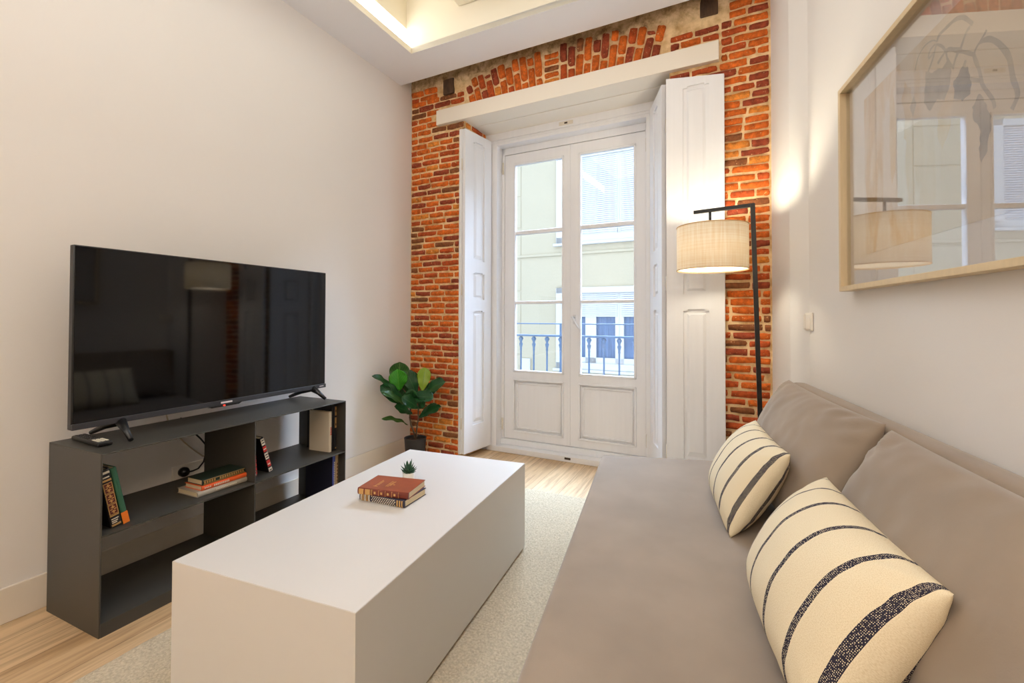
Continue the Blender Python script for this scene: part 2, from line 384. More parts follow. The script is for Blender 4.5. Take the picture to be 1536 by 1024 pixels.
# solid masonry behind
for a in ((-.1, .02, 0, .502, .62, 2.70), (-.1, .02, 2.70, OL, .62, 3.56), (OR, .02, 0, 2.95, .62, 3.56), (OL, .02, OZ+.12, OR, .62, 3.56)):
    W.box(*a, M_mortar)
def tone():
    r = random.random()
    if r < .44: c = (214, 108, 40)
    elif r < .70: c = (190, 86, 40)
    elif r < .84: c = (156, 72, 46)
    elif r < .92: c = (226, 142, 60)
    else: c = (140, 86, 52)
    j = random.uniform(.88, 1.08)
    return tuple(x*j for x in lin(tuple(min(255, v) for v in c)))
collay = W.bm.loops.layers.float_color.new('tone')
kbr = None
def brick(cs, cz, L, H, ang=0., onreveal=None, proud=.003):
    """one hand-made brick face: rounded irregular slab standing proud of the mortar"""
    k = W.mi(M_brick); col = tone()+(1,); nx, nz = 6, 4
    sd = random.uniform(0, 100); bulge = random.uniform(.0, .003)
    ca, sa = math.cos(ang), math.sin(ang); V = []
    for i in range(nx+1):
        row = []
        for j in range(nz+1):
            u, v = (-1, -.93, -.5, 0, .5, .93, 1)[i], (-1, -.84, 0, .84, 1)[j]
            ex = 1-abs(u)**6; ez = 1-abs(v)**4
            rr = 1-.06*(abs(u)**8)*(abs(v)**3)*2
            x = u*L/2*(1-.05*abs(v)**4); z = v*H/2*(1-.10*abs(u)**5)
            x += noise.noise(Vector((sd, u*2, v*2)))*.006*abs(u); z += noise.noise(Vector((sd+9, u*2.4, v*2)))*.0065*abs(v)
            y = proud+bulge*ex*ez+noise.noise(Vector((sd+20, u*2.5, v*2.5)))*.0035
            if i in (0, nx) or j in (0, nz): y = -.013
            s, zz = cs+x*ca+z*sa, cz-x*sa+z*ca
            if onreveal is None: row.append(W.bm.verts.new((s, -y, zz)))
            else: row.append(W.bm.verts.new((onreveal[0]+onreveal[1]*y, s, zz)))
        V.append(row)
    for i in range(nx):
        for j in range(nz):
            f = W.bm.faces.new((V[i][j], V[i+1][j], V[i+1][j+1], V[i][j+1])); f.material_index = k
            f.smooth = True
            for l in f.loops: l[collay] = col
def courses(s0, s1, z0, z1, skip=None, onreveal=None):
    z = z0; row = 0; CH = .0505
    while z+CH*.6 < z1:
        s = s0+(0 if row % 2 else random.uniform(-.09, -.05)); wob = random.uniform(-.002, .002)
        while s < s1-.02:
            L = random.choice((.125, .14, .15, .16, .185))*random.uniform(.95, 1.05)
            a, b = max(s, s0+.003), min(s+L, s1-.003)
            if s1-b < .035: b = s1-.003
            if b-a > .025 and not (skip and skip((a+b)/2, z+CH/2)):
                h = .0412*random.uniform(.88, 1.06)
                brick((a+b)/2, z+CH/2+wob+.004*math.sin((a+b)*3), b-a, h, random.uniform(-.02, .02), onreveal, random.uniform(-.001, .0035)+(.012 if z > 3.03 else 0))
            s = b+.0085
        z += CH; row += 1
courses(.004, .502, .01, 2.70)
courses(.004, OL, 2.70, 2.99, lambda s, z: s > .30 and 2.745 < z < 2.885)
courses(.004, .28, 2.99, 3.075)
courses(OR, 2.72, .01, 2.74)
courses(2.455, 2.72, 2.74, 3.0)
courses(2.15, 2.45, 2.885, 3.0)
courses(2.5, 2.72, 3.0, 3.1)
courses(.02, .34, 2.70, 2.752, onreveal=(OL+.002, 1))
# voussoirs of the flat arch
s = .635
nv_ = 0
while s < 2.11:
    q = (s-1.385)/.75; ang = math.radians(16)*q
    if 1.26 < s < 1.38:
        for j in range(5): brick(1.315, 2.895+j*.047, .115, .036, random.uniform(-.04, .04))
        s = 1.41; continue
    top = 3.15-.09*abs(q)**2.2-(0.04 if nv_ % 3 == 0 else 0)
    cut = 2.99+random.uniform(-.03, .03)+(.035 if nv_ % 2 else -.03)
    for (a, b) in ((2.865, cut-.006), (cut+.006, top)):
        zc = (a+b)/2; brick(s+(zc-2.88)*math.tan(ang)*1.0, zc, .0495*random.uniform(.92, 1.04), b-a, ang, None, .005+(.010 if top-b < .001 else 0))
    s += .0585; nv_ += 1
W.col = True
wb = W.build('wall_back', kind='structure', label='exposed old brick wall around the balcony doors')
wb.rotation_euler = (0, 0, RB)
for (a, b, e, f) in ((.345, 3.0, .45, 3.125), (2.335, 3.055, 2.44, 3.2)):
    MB().box(a, -.012, b, e, .1, f, M_joist, .006).build('joist_end', wb, label='weathered dark timber end')
# timber wedge and stones in the rubble band
# lintel
t = MB().box(.29, -.03, 2.752, 2.445, .018, 2.873, M_lint, .003)
t.box(OL-.02, -.012, 2.753, OR+.01, .15, 2.80, M_lint).box(OL-.02, .154, 2.750, OR+.01, .37, 2.80, M_lint).box(OL, .1, 2.8, OR, .5, 2.873, M_lint)
struct(t, 'trim_1', rz=RB, label='long flat cream lintel board over the balcony doors')
# casing (shutter frame) + threshold + fixed door frame
JL, JR = .654, 1.925
t = MB()
t.box(.50, .36, 0, JL, .52, 2.752, M_white, .004).box(JR, .36, 0, 2.17, .52, 2.752, M_white, .004)
t.box(JL-.01, .36, 2.645, JR+.01, .52, 2.752, M_white, .003)
t.box(JL-.14, .352, 2.69, JR+.2, .362, 2.752, M_white, .003)
t.box(JL-.07, .354, 2.668, JR+.07, .362, 2.684, M_white, .003)
t.box(.56, .354, 0, JR+.1, .52, .045, M_white, .003)
# fixed frame
t.box(JL, .452, .045, JL+.024, .53, 2.645, M_white, .002).box(JR-.024, .452, .045, JR, .53, 2.645, M_white, .002)
t.box(JL, .452, 2.585, JR, .53, 2.645, M_white, .002).box(JL, .44, .045, JR, .53, .095, M_white, .003)
tr = struct(t, 'trim_2', rz=RB, label='white painted door casing and threshold')
MB().box(1.235, .349, 2.705, 1.355, .353, 2.735, M_hinge, .002).box(1.282, .3475, 2.714, 1.308, .351, 2.727, M_hole).build('strike_plate', tr, label='small latch plate over the doors')
MB().box(1.285, .3505, .020, 1.335, .356, .036, M_hole).build('latch_hole', tr, label='dark latch slot in the threshold')
for z in (.17, 2.42):
    for x in (JL+.012, JR-.012): MB().tube([(x, .447, z), (x, .447, z+.1)], .008, M_hinge, 10).build('hinge', tr)

def door_leaf(n, x0, x1, gx0, gx1, label, handle):
    y0, y1 = .458, .505; f = MB(); zb, zt_ = .098, 2.582
    px0, px1, pz0, pz1 = gx0-.012, gx1+.02, .165, .612
    f.box(x0, y0, zb, gx0, y1, zt_, M_white, .003).box(gx1, y0, zb, x1, y1, zt_, M_white, .003)
    f.box(gx0-.004, y0, 2.487, gx1+.004, y1, zt_, M_white, .002).box(gx0-.004, y0, .612, gx1+.004, y1, .69, M_white, .002)
    f.box(gx0-.004, y0, zb, gx1+.004, y1, .165, M_white, .002)
    o = f.build('door_%d' % n, kind='structure', label=label); o.rotation_euler = (0, 0, RB)
    b = MB()                                     # glazing beads
    for (a0, c0, a1, c1) in ((gx0-.012, .678, gx0+.006, 2.499), (gx1-.006, .678, gx1+.012, 2.499), (gx0-.012, .678, gx1+.012, .696), (gx0-.012, 2.481, gx1+.012, 2.499)):
        b.box(a0, y0-.006, c0, a1, y0+.02, c1, M_white, .004)
    b.build('glazing_bead', o)
    MB().box(gx0, .478, .69, gx1, .482, 2.487, M_pane).build('glass_pane', o)
    for z0, z1 in ((1.268, 1.294), (1.872, 1.905)):
        MB().box(gx0, y0+.004, z0, gx1, y1-.004, z1, M_white, .005).build('glazing_bar', o)
    p = MB().box(gx0-.002, y0+.018, .16, gx1+.002, y1-.01, .62, M_white)
    for i, d in ((0, -.008), (.028, .006)):
        for (a0, c0, a1, c1) in ((gx0-.012+i, pz0-.006+i, gx0+.002+i, pz1+.006-i), (gx1-.002-i, pz0-.006+i, gx1+.012-i, pz1+.006-i),
                                 (gx0-.012+i, pz0-.006+i, gx1+.012-i, pz0+.008+i), (gx0-.012+i, pz1-.008-i, gx1+.012-i, pz1+.006-i)):
            p.box(a0, y0+d, c0, a1, y0+d+.02, c1, M_white, .004)
    p.build('door_panel', o)
    if handle:
        h = MB().box(1.318, .448, 1.10, 1.342, .459, 1.175, M_steel, .004)
        h.tube([(1.33, .45, 1.152), (1.33, .408, 1.154), (1.335, .402, 1.146), (1.362, .402, 1.098), (1.388, .404, 1.06)], [.009, .009, .010, .008, .006], M_steel, 10)
        h.build('door_handle', o, label='white curved lever handle')
        MB().box(1.272, .452, .10, 1.296, .46, 2.58, M_white, .003).build('astragal', o)
door_leaf(1, .679, 1.2835, .778, 1.226, 'left glazed balcony door', False)
door_leaf(2, 1.2855, 1.901, 1.377, 1.818, 'right glazed balcony door with lever handle', True)

# ---------------------------------------------------------------- shutters
PAN = ((.215, 1.156), (1.251, 1.474), (1.571, 2.566))
def leafmesh(W_, z0, z1l, z1r, T, px0, px1, fx0, fx1):
    """a shutter leaf of width W_ in the local xz plane, front face at y=0, three raised panels"""
    f = MB(); mt = M_white
    def zt_(x): return z1l+(z1r-z1l)*x/W_
    dep = .013
    # stiles
    f.prism([(0, z0), (px0, z0), (px0, zt_(px0)), (0, zt_(0))], 0, T, mt)
    f.prism([(px1, z0), (W_, z0), (W_, zt_(W_)), (px1, zt_(px1))], 0, T, mt)
    zs = [z0]+[q for p in PAN for q in p]
    for i in range(0, 6, 2): f.box(px0, 0, zs[i], px1, T, zs[i+1], mt)
    f.prism([(px0, PAN[2][1]), (px1, PAN[2][1]), (px1, zt_(px1)), (px0, zt_(px0))], 0, T, mt)
    for (a, b) in PAN:
        f.box(px0, T-.008, a, px1, T, b, mt)                 # back of the panel
        k = f.mi(mt); h = b-a
        q = .05 if h > .3 else .035
        arch = .008
        def ring(x0, x1, za, zb, y, ar=0.): return [f.bm.verts.new(v) for v in ((x0, y, za), (x1, y, za), (x1, y, zb), (x1-.012*(1 if ar else 0), y, zb+ar), (x0+.012*(1 if ar else 0), y, zb+ar), (x0, y, zb))]
        R = [ring(px0, px1, a, b, dep), ring(px0+.02, px1-.02, a+.02, b-.024, dep, .0001), ring(fx0, fx1, a+q, b-q+.01, .004, .006), ]
        for A, B in zip(R, R[1:]):
            for j in range(6):
                fc = f.bm.faces.new((A[j], A[(j+1) % 6], B[(j+1) % 6], B[j])); fc.material_index = k
        fc = f.bm.faces.new(R[-1]); fc.material_index = k
        # little clipped shoulders at the head of each panel
        f.box(px0, 0.0005, b-.010, px0+.026, dep, b, mt).box(px1-.026, 0.0005, b-.010, px1, dep, b, mt)
    return f
def place_leaf(mb, name, parent, p0, ang):
    o = mb.build(name, parent); o.location = p0; o.rotation_euler = (0, 0, ang); return o
# left: two leaves folded together, hinged at the casing, standing out of the reveal
ls = thing('folding_shutter', 'tall white folding wooden shutter beside the brick, left of the balcony doors', 'shutter', FB(.607, -.345, .05), RB)
dx, dn = .562-.611, .346
Lw = math.hypot(dx, dn); a = math.atan2(-dn, dx)      # direction of leaf in (s,-n) plane
# leaf local x runs from the front edge towards the casing so that its face (local -y) looks into the opening
fx, fy = .562-.607, -(.001+.345)
A = math.atan2(-fy, -fx)
place_leaf(leafmesh(Lw, 0, 2.635, 2.635, .026, .105, .255, .15, .215), 'shutter_leaf', ls, (fx, fy, 0), A)
o = place_leaf(leafmesh(Lw, 0, 2.635, 2.635, .026, .105, .255, .15, .215), 'shutter_leaf', ls, (fx-.0300, fy-.006, 0), A)
for z in (.20, 1.28, 2.3): MB().tube([(fx-.028, fy-.004, z), (fx-.028, fy-.004, z+.09)], .006, M_hinge, 8).build('hinge', ls)
# right: one leaf in the reveal, the other folded flat on the brick
rs = thing('folding_shutter', 'tall white folding wooden shutter behind the floor lamp, right of the balcony doors', 'shutter', FB(2.0, -.345, .05), RB)
o0 = Vector((1.956-2.0, 0, 0)); e0 = Vector((2.097-2.0, -.345-.0, 0)); d0 = e0-o0
A = math.atan2(d0.y, d0.x)
place_leaf(leafmesh(d0.length, 0, 2.635, 2.635, .028, .105, .255, .15, .215), 'shutter_leaf', rs, o0, A)
A2 = math.atan2(0.0, 1)
place_leaf(leafmesh(.341, 0, 2.64, 2.595, .028, .102, .254, .137, .217), 'shutter_leaf', rs, (2.134-2.0, -.345-.05, 0), A2)
for z in (.20, 1.28, 2.3): MB().tube([(.132, -.345-.03, z), (.132, -.345-.03, z+.09)], .006, M_hinge, 8).build('hinge', rs)

# ================================================================== OUTSIDE
M_fac = M('street_facade', (180, 170, 146), .9, var=.04, vscale=1.5, bump=.3, bscale=20, dist=.01)
M_facw = M('street_white', (194, 194, 192), .7)
M_roll = M('roller_slat', (188, 190, 194), .5)
M_curt = M('window_dark', (92, 116, 150), .25, var=.35, vscale=5, stretch=(6, 6, .5))
FN = 5.0
z_ = 4.2
facade = thing('facing_building', 'cream house front across the street seen through the balcony doors', 'building', FB(0, -FN, -4.2), RB)
z_ = 4.2
fm = MB(); bays = [(-4.85, -2.5), (-.66, 1.72), (3.5, 5.9)]
fm.box(-9, 0.06, 0, 9, .5, z_+4.75, M_fac)
# wall skin with openings per storey
prev = -9
floors = [(z_+.33, z_+1.6), (z_+2.66, z_+4.1), (z_-2.3, z_-.9)]
for (a, b) in bays+[(9, 9)]:
    fm.box(prev, 0, 0, a, .06, z_+4.75, M_fac); prev = b
for (a, b) in bays:
    zz = 0
    for (c0, c1) in sorted(floors):
        fm.box(a, 0, zz, b, .06, c0, M_fac); zz = c1
    fm.box(a, 0, zz, b, .06, z_+4.75, M_fac)
fm.build('facade_wall', facade)
gr = MB()
for zz in (z_+2.35,): gr.box(-9, -.03, zz-.03, 9, 0, zz+.02, M_fac, .01)
for k in range(14): gr.box(-2.15, -.012, .3+k*.62, -1.42, 0, .3+k*.62+.59, M_fac, .01)
gr.build('quoin_blocks', facade)
for (a, b) in bays:
    for fi, (c0, c1) in enumerate(floors):
        sr = MB()
        sr.box(a, -.05, c1, b, .06, c1+.11, M_facw, .01).box(a, -.05, c0-.12, b, .06, c0, M_facw, .01)
        sr.box(a-.001, -.05, c0-.12, a+.16, .06, c1+.11, M_facw, .01).box(b-.16, -.05, c0-.12, b, .06, c1+.11, M_facw, .01)
        sr.box(a-.05, -.09, c0-.17, b+.05, .0, c0-.12, M_facw, .01)
        so = sr.build('window_surround', facade)
        wn = MB(); x = a+.16; wd = (b-a-.32-.05)/2
        for u in (0, 1):
            x0 = x+u*(wd+.05); x1 = x0+wd
            wn.box(x0-.03, .0, c0, x0+.05, .05, c1, M_facw).box(x1-.05, .0, c0, x1+.03, .05, c1, M_facw)
            wn.box((x0+x1)/2-.1, .0, c0, (x0+x1)/2+.1, .045, c1, M_facw).box(x0, .0, c0, x1, .05, c0+.1, M_facw)
        wn.build('window_frame', so)
        MB().box(a+.1, .05, c0, b-.1, .058, c1, M_curt).build('window_pane', so)
        rl = MB(); zb = c0+.03 if fi == 1 else c0+.82*(c1-c0)*.83
        zz = c1
        while zz > zb:
            for u in (0, 1):
                x0 = x+u*(wd+.05)+.01; rl.box(x0, -.012, zz-.034, x0+wd-.02, -.002, zz-.002, M_roll, .004)
            zz -= .036
        rl.build('roller_shutter', so, label='white slatted roller shutter')
MB().box(-1.41, -.05, z_+.12, -1.2, 0, z_+.36, M_facw, .01).build('meter_box', facade)
struct(MB().box(-14, -.1, -4.3, 14, 12, -4.2, M('street', (150, 148, 145), .9)), 'floor_street', FB(0, 0, 0)+Vector((0, .7, 0)), 0, 'street far below')
# balcony slab + railing
struct(MB().box(.2, .62, -.16, 2.4, 1.25, -.04, M('balcony_stone', (150, 148, 142), .8)), 'floor_balcony', rz=RB)
M_rail = M('rail_paint', (86, 110, 140), .5)
rail = thing('balcony_railing', 'blue-grey iron balcony railing outside the glazed doors', 'railing', FB(1.28, -1.15, -.04), RB)
MB().box(-1.05, -.02, 1.0, 1.05, .02, 1.02, M_rail, .004).build('handrail', rail)
MB().tube([(-1.05, 0, 1.13), (1.05, 0, 1.13)], .006, M_rail, 8).build('top_bar', rail)
MB().box(-1.05, -.012, .09, 1.05, .012, .105, M_rail).build('bottom_rail', rail)
balx = [-.782+.146*i for i in range(-1, 14)]
for i, x in enumerate(balx):
    b = MB(); b.lathe([(.008, -.9), (.009, -.14), (.013, -.135), (.010, -.115), (.020, -.075), (.011, -.062), (.014, -.045), (.026, -.022), (.02, -.012), (.012, 0)], M_rail, (x, 0, .998), 12)
    b.build('baluster', rail)
for x in (balx[4], balx[10], -1.05, 1.05):
    MB().box(x-.008, -.008, 0, x+.008, .008, 1.13, M_rail).build('rail_post', rail)

# ================================================================== TV + CONSOLE
KX, KY0, KY1, KH = .431, -2.362, -1.18, .657
kw, kl = .378, KY1-KY0
con = thing('tv_console', 'low dark grey open metal shelf unit standing against the left wall', 'shelf unit', (.053, KY0, 0), RL)
# local: x right along the wall (0..kl), y=0 back, y=-kw front
T = .006
div = kl-.58
MB().box(0, -kw, KH-T, kl, 0, KH, M_cons, .001, 1).build('top', con)
MB().box(0, -kw, 0, T, 0, KH-T, M_cons, .001, 1).build('side_panel', con)
MB().box(kl-T, -kw, 0, kl, 0, KH-T, M_cons, .001, 1).build('side_panel', con)
MB().box(div-T/2, -kw, .05, div+T/2, 0, KH-T, M_cons).build('divider', con)
MB().box(T, -kw, .044, kl-T, 0, .05, M_cons).box(T, -kw, 0, kl-T, -kw+T, .044, M_cons).build('bottom_shelf', con)
for (a, b) in ((T, div-T/2), (div+T/2, kl-T)):
    MB().box(a, -kw, .356, b, 0, .362, M_cons).build('shelf', con)

TY0, TY1 = -2.373, -1.162
tv = thing('television', 'large black flat-screen television standing on the dark console', 'television', (.235, TY0, KH), RL)
tl = TY1-TY0
MB().box(0, -.008, .066, tl, .02, .764, M_bplast, .003).box(.18, .02, .08, tl-.18, .055, .45, M_bplast, .01).build('cabinet', tv)
M_screen = M('tv_screen', (3, 3, 4), .05, spec=.42)
sb_ = M_screen.node_tree.nodes['Principled BSDF']; sb_.inputs['Specular Tint'].default_value = (.95, .96, 1, 1)
MB().box(.006, -.0095, .090, tl-.006, -.006, .759, M_screen).build('screen', tv)
MB().box(0, -.016, .066, tl, -.006, .0885, M('bezel', (62, 62, 66), .35, metal=.4), .002).build('bezel_bar', tv)
MB().box(.562, -.018, .074, .618, -.0155, .082, M('logo_white', (225, 215, 215), .4)).build('maker_logo', tv, label='tiny pale logo')
MB().box(tl-.05, -.0175, .076, tl-.02, -.0155, .0795, MATS['logo_white']).build('corner_mark', tv, label='tiny pale marking')
q = MB(); q.prism([(.50, .068), (.52, .058), (.655, .058), (.675, .068)], -.014, .01, M_bplast); q.box(.575, -.017, .060, .584, -.0135, .066, emis('standby_red', (1, .05, .03), 2.))
q.build('sensor_housing', tv)
for xa, tips in ((.16, ((.145, -.108), (.140, .175))), (tl-.09, ((tl-.067, -.083), (tl-.1, .175)))):
    f = MB()
    for (tx, ty) in tips:
        p0, p1 = Vector((xa, 0, .075)), Vector((tx, ty, .010))
        f.tube([p0+Vector((0, -.004 if ty < 0 else .01, -.006)), (p0+p1)/2+Vector((0, 0, .002)), p1], [.020, .013, .009], M_bplast, 8)
    f.build('foot', tv)

# remote
rm = thing('remote_control', 'black remote control lying on the left end of the console', 'remote', (.21, -2.295, KH+.001), RL-PI/2+.0)
rm.rotation_euler = (0, 0, -.06)
MB().box(-.115, -.024, 0, .115, .024, .017, M_bplast, .006, 3).build('body', rm)
b = MB(); mw = M('button_pale', (222, 214, 196), .5)
for i in range(4):
    for j in range(3): b.box(.045+i*.014, -.0165+j*.0125, .0165, .055+i*.014, -.0075+j*.0125, .0195, mw, .001)
b.build('number_buttons', rm, label='pale number buttons')
b = MB(); mk = M('button_dark', (44, 44, 46), .5)
for i in range(6):
    for j in range(3): b.box(-.105+i*.021, -.0165+j*.0125, .0165, -.095+i*.021, -.0085+j*.0125, .0185, mk, .001)
b.build('control_buttons', rm)

# wall socket, plug and cables
so = thing('wall_socket', 'double wall socket plate behind the console left bay', 'socket', (0, -1.795, .372), RL)
MB().box(-.093, -.010, -.042, .093, 0, .042, M_sw, .003).build('plate', so)
MB().lathe([(.024, .0), (.024, .006), (.021, .006), (.019, .001)], M_sw, (.045, 0, 0), 24).build('socket_well', so).rotation_euler = (PI/2, 0, 0)
so.children[-1].location = (0, -.009, 0)
cb = MB(); cb.lathe([(0, 0), (.023, 0), (.024, .016), (.018, .029), (0, .031)], M_bplast, (0, 0, 0), 20)
pg = thing('power_cable', 'black television power cable plugged into the wall socket', 'cable', (.011, -1.842, .38), RL)
o = cb.build('plug', pg); o.rotation_euler = (PI/2, 0, 0)
MB().tube([(0, -.029, 0), (.03, -.033, .0), (.055, -.033, .004), (.085, -.028, .03), (.105, -.024, .10), (.07, -.024, .15), (.0, -.026, .23), (-.03, -.03, .275)], .004, M_bplast, 8).build('cord', pg)
tag(MB().tube([(.04, -1.945, .72), (.03, -1.92, .64), (.025, -1.868, .557), (.025, -1.82, .5), (.025, -1.754, .435), (.025, -1.70, .42), (.02, -1.66, .5)], .0035, M('cable_grey', (190, 176, 150), .5), 8).build('antenna_cable'),
    'thin beige cable hanging on the wall behind the console', 'cable')

# ------------------------------------------------------------------ books
def book(label, th, h, d, loc, rot, cover, spine=None, deco=(), pages=M_page, group='books on the console shelves'):
    """local: thickness x, depth +y (spine at y=0 facing -y), height z"""
    o = thing('book', label, 'book', loc, rot=rot, group=group)
    cm = cover; sm = spine or cover; b = .0022
    c = MB().box(0, .004, 0, b, d, h, cm, .0006, 1).box(th-b, .004, 0, th, d, h, cm, .0006, 1)
    k = 6; pts = [(th/2-math.cos(PI*i/k)*th/2, .005-math.sin(PI*i/k)*.005) for i in range(k+1)]
    pts2 = [(b+(x-0)*(th-2*b)/th, .008) for x, _ in reversed(pts)]
    c.prism(pts+[(th-b, .008), (b, .008)], 0, h, sm, 'z')
    c.build('cover', o)
    MB().box(b, .007, .003, th-b, d-.004, h-.003, pages).build('pages', o)
    if deco:
        g = MB()
        for i_, (u0, v0, u1, v1, mt) in enumerate(deco): g.box(u0*th, -.0008-.00004*i_, v0*h, u1*th, .002, v1*h, mt)
        g.build('spine_ornament', o)
    return o
C_green = M('cloth_green', (44, 92, 66), .7); C_orange = M('cloth_orange', (232, 120, 30), .6); C_black = M('cloth_black', (20, 17, 20), .6)
C_gold = M('gold_foil', (206, 160, 96), .35, metal=.5); C_dred = M('dark_red', (92, 30, 26), .6); C_grey = M('cloth_grey', (176, 164, 146), .7)
C_ora = M('paper_orange', (226, 92, 34), .5); C_dgreen = M('leather_green', (28, 42, 30), .5); C_cream = M('cloth_cream', (218, 205, 182), .7)
C_red = M('print_red', (206, 44, 34), .6); C_blue = M('cloth_blue', (66, 84, 168), .6); C_tan = M('cloth_tan', (168, 142, 106), .7)
C_brown = M('leather_brown', (152, 70, 34), .38, var=.25, vscale=14); C_navy = M('leather_navy', (48, 42, 60), .5); C_pale = M('print_pale', (226, 214, 190), .6)
def panels(n, z0, z1, mt, in_):
    out = []
    for i in range(n):
        a = z0+(z1-z0)*i/n; b = z0+(z1-z0)*(i+1)/n-.012; g = (b-a)
        out += [(.08, a, .92, b, mt), (.16, a+g*.06, .84, b-g*.06, in_), (.42, a+g*.12, .58, b-g*.12, mt), (.22, a+g*.45, .78, b-g*.45, mt), (.3, a+g*.25, .7, a+g*.34, mt), (.3, b-g*.34, .7, b-g*.25, mt), (.44, a+g*.4, .56, b-g*.4, in_)]
    return out
SZ = .3625
def lean(y, x, deg): return dict(loc=(x, y, SZ), rot=(0, -math.radians(deg), RL))
book('black book with gold panelled spine, leaning inside the left end of the console', .034, .225, .16, deco=[(.08, .02, .92, .05, C_gold), (.15, .07, .6, .085, C_pale), (.15, .1, .7, .115, C_pale), (.15, .135, .8, .15, C_pale), (.08, .19, .92, .21, C_gold)]+panels(3, .22, .78, C_gold, C_dred)+[(.08, .8, .92, .83, C_gold), (.2, .86, .8, .88, C_pale), (.15, .93, .9, .965, C_pale)], cover=C_black, **lean(-2.308, .39, 11))
book('green book with orange foot on its spine, leaning beside the gold panelled book', .020, .225, .155, deco=[(-.02, 0, 1.02, .2, C_orange)], cover=C_green, **lean(-2.268, .385, 11.6))
def flat(x, ywest, z, th): return dict(loc=(x, ywest, z+th), rot=(0, PI/2, RL))
txt = lambda z0, z1, mt, u0=.35, u1=.65, n=12: [(u0, z0+(z1-z0)*i/n, u1, z0+(z1-z0)*(i+.62)/n, mt) for i in range(n)]
book('grey cloth book at the bottom of the flat stack on the console shelf', .022, .228, .148, cover=C_grey, deco=txt(.35, .78, C_pale, .35, .6, 14), **flat(.380, -1.992, SZ, .022))
book('orange book in the middle of the flat stack on the console shelf', .020, .208, .125, cover=C_ora, deco=txt(.05, .2, C_pale, .35, .65, 4)+txt(.25, .6, C_pale, .3, .7, 9), **flat(.378, -1.973, SZ+.0225, .020))
book('dark green book with gilt spine on top of the flat stack on the console shelf', .024, .200, .115, cover=C_dgreen, deco=[(.12, .02, .2, .98, C_gold), (.8, .02, .88, .98, C_gold)]+txt(.03, .3, C_gold, .3, .7, 5)+txt(.38, .97, C_gold, .3, .7, 11), **flat(.372, -1.967, SZ+.043, .024))
book('red patterned book leaning on the console divider', .018, .17, .14, cover=C_black, spine=C_dred, deco=txt(.03, .95, C_pale, .2, .5, 9)+txt(.06, .9, C_red, .55, .85, 7), **lean(-1.733+.022, .36, 5))
book('black book with cream and red ornate spine, leaning right of the console divider', .022, .19, .14, cover=C_black, deco=[(.1, .02, .9, .12, C_pale), (.2, .04, .8, .07, C_black), (.1, .16, .9, .34, C_red), (.15, .22, .85, .25, C_pale), (.1, .38, .9, .56, C_pale), (.2, .42, .8, .45, C_black), (.2, .49, .8, .52, C_black), (.1, .6, .9, .75, C_red), (.15, .66, .85, .69, C_pale), (.1, .79, .9, .97, C_pale), (.2, .84, .8, .87, C_black), (.2, .91, .8, .94, C_black)], **lean(-1.633, .365, 17))
book('large cream book with red spine title, upright at the right end of the console', .020, .235, .155, loc=(.371, -1.2465, SZ), rot=(0, 0, RL+.04), cover=C_cream, deco=txt(.42, .62, C_red, .3, .75, 7))
book('thin black book behind the large cream book', .016, .262, .2, loc=(.365, -1.2235, SZ), rot=(0, 0, RL), cover=C_black)
book('black book with gilt bands on its spine, last on the upper console shelf', .020, .266, .2, loc=(.368, -1.2065, SZ), rot=(0, 0, RL), cover=C_black, deco=[(.2, .5, .8, .73, C_gold), (.2, .77, .8, .97, C_gold), (.35, .55, .65, .6, C_black), (.35, .85, .65, .9, C_black), (.3, .04, .7, .07, C_gold)])
book('blue book standing on the lowest console shelf', .020, .285, .22, loc=(.385, -1.232, .0505), rot=(0, 0, RL), cover=M('cloth_midnight', (22, 24, 48), .6), spine=C_blue, deco=txt(.3, .9, C_pale, .4, .7, 16))
book('tan book standing beside the blue book on the lowest console shelf', .022, .292, .22, loc=(.385, -1.209, .0505), rot=(0, 0, RL), cover=C_tan, deco=txt(.25, .85, C_dred, .35, .6, 9))

# ================================================================== COFFEE TABLE
rug = MB()
RX0, RX1, RY0, RY1 = .60, 2.35, -3.3, -.385
nx, ny = 240, 400
def rf(u, v):
    x = RX0+(RX1-RX0)*u; y = RY0+(RY1-RY0)*v
    e = min(u, 1-u)*(RX1-RX0); g = min(v, 1-v)*(RY1-RY0); ed = min(1, min(e, g)/.02)
    h = .003+.008*ed+.0045*noise.noise(Vector((x*95, y*95, 0)))*ed+.002*noise.noise(Vector((x*220, y*220, 5)))*ed
    wv = .004*noise.noise(Vector((x*14, y*14, 2)))
    return Vector((x+wv, y+wv, max(.001, h)))
M_rug = M('rug_pile', (210, 194, 166), .95, var=.3, vscale=110, bump=1., bscale=160, dist=.006, spec=.1)
rug.grid(rf, nx, ny, M_rug, uv=False)
tag(rug.build('rug'), 'beige looped-pile rug under the coffee table', 'rug')
ct = thing('coffee_table', 'long white block coffee table in the middle of the room', 'coffee table', (.98, -2.4296, .0), .0637)
TW, TL, TH = .6646, 1.2437, .43
MB().box(0, 0, .024, TW, TL, TH-.018, M_table).build('body', ct)
tt = MB().box(0, 0, TH-.018, TW, TL, TH, M_table)
bmesh.ops.bevel(tt.bm, geom=[e for e in tt.bm.edges if all(v.co.z > TH-.001 for v in e.verts)], offset=.0012, segments=2, affect='EDGES')
tt.build('table_top', ct)
MB().box(.015, .015, .016, TW-.015, TL-.015, .024, M('plinth_dark', (70, 60, 48), .7)).build('plinth', ct)

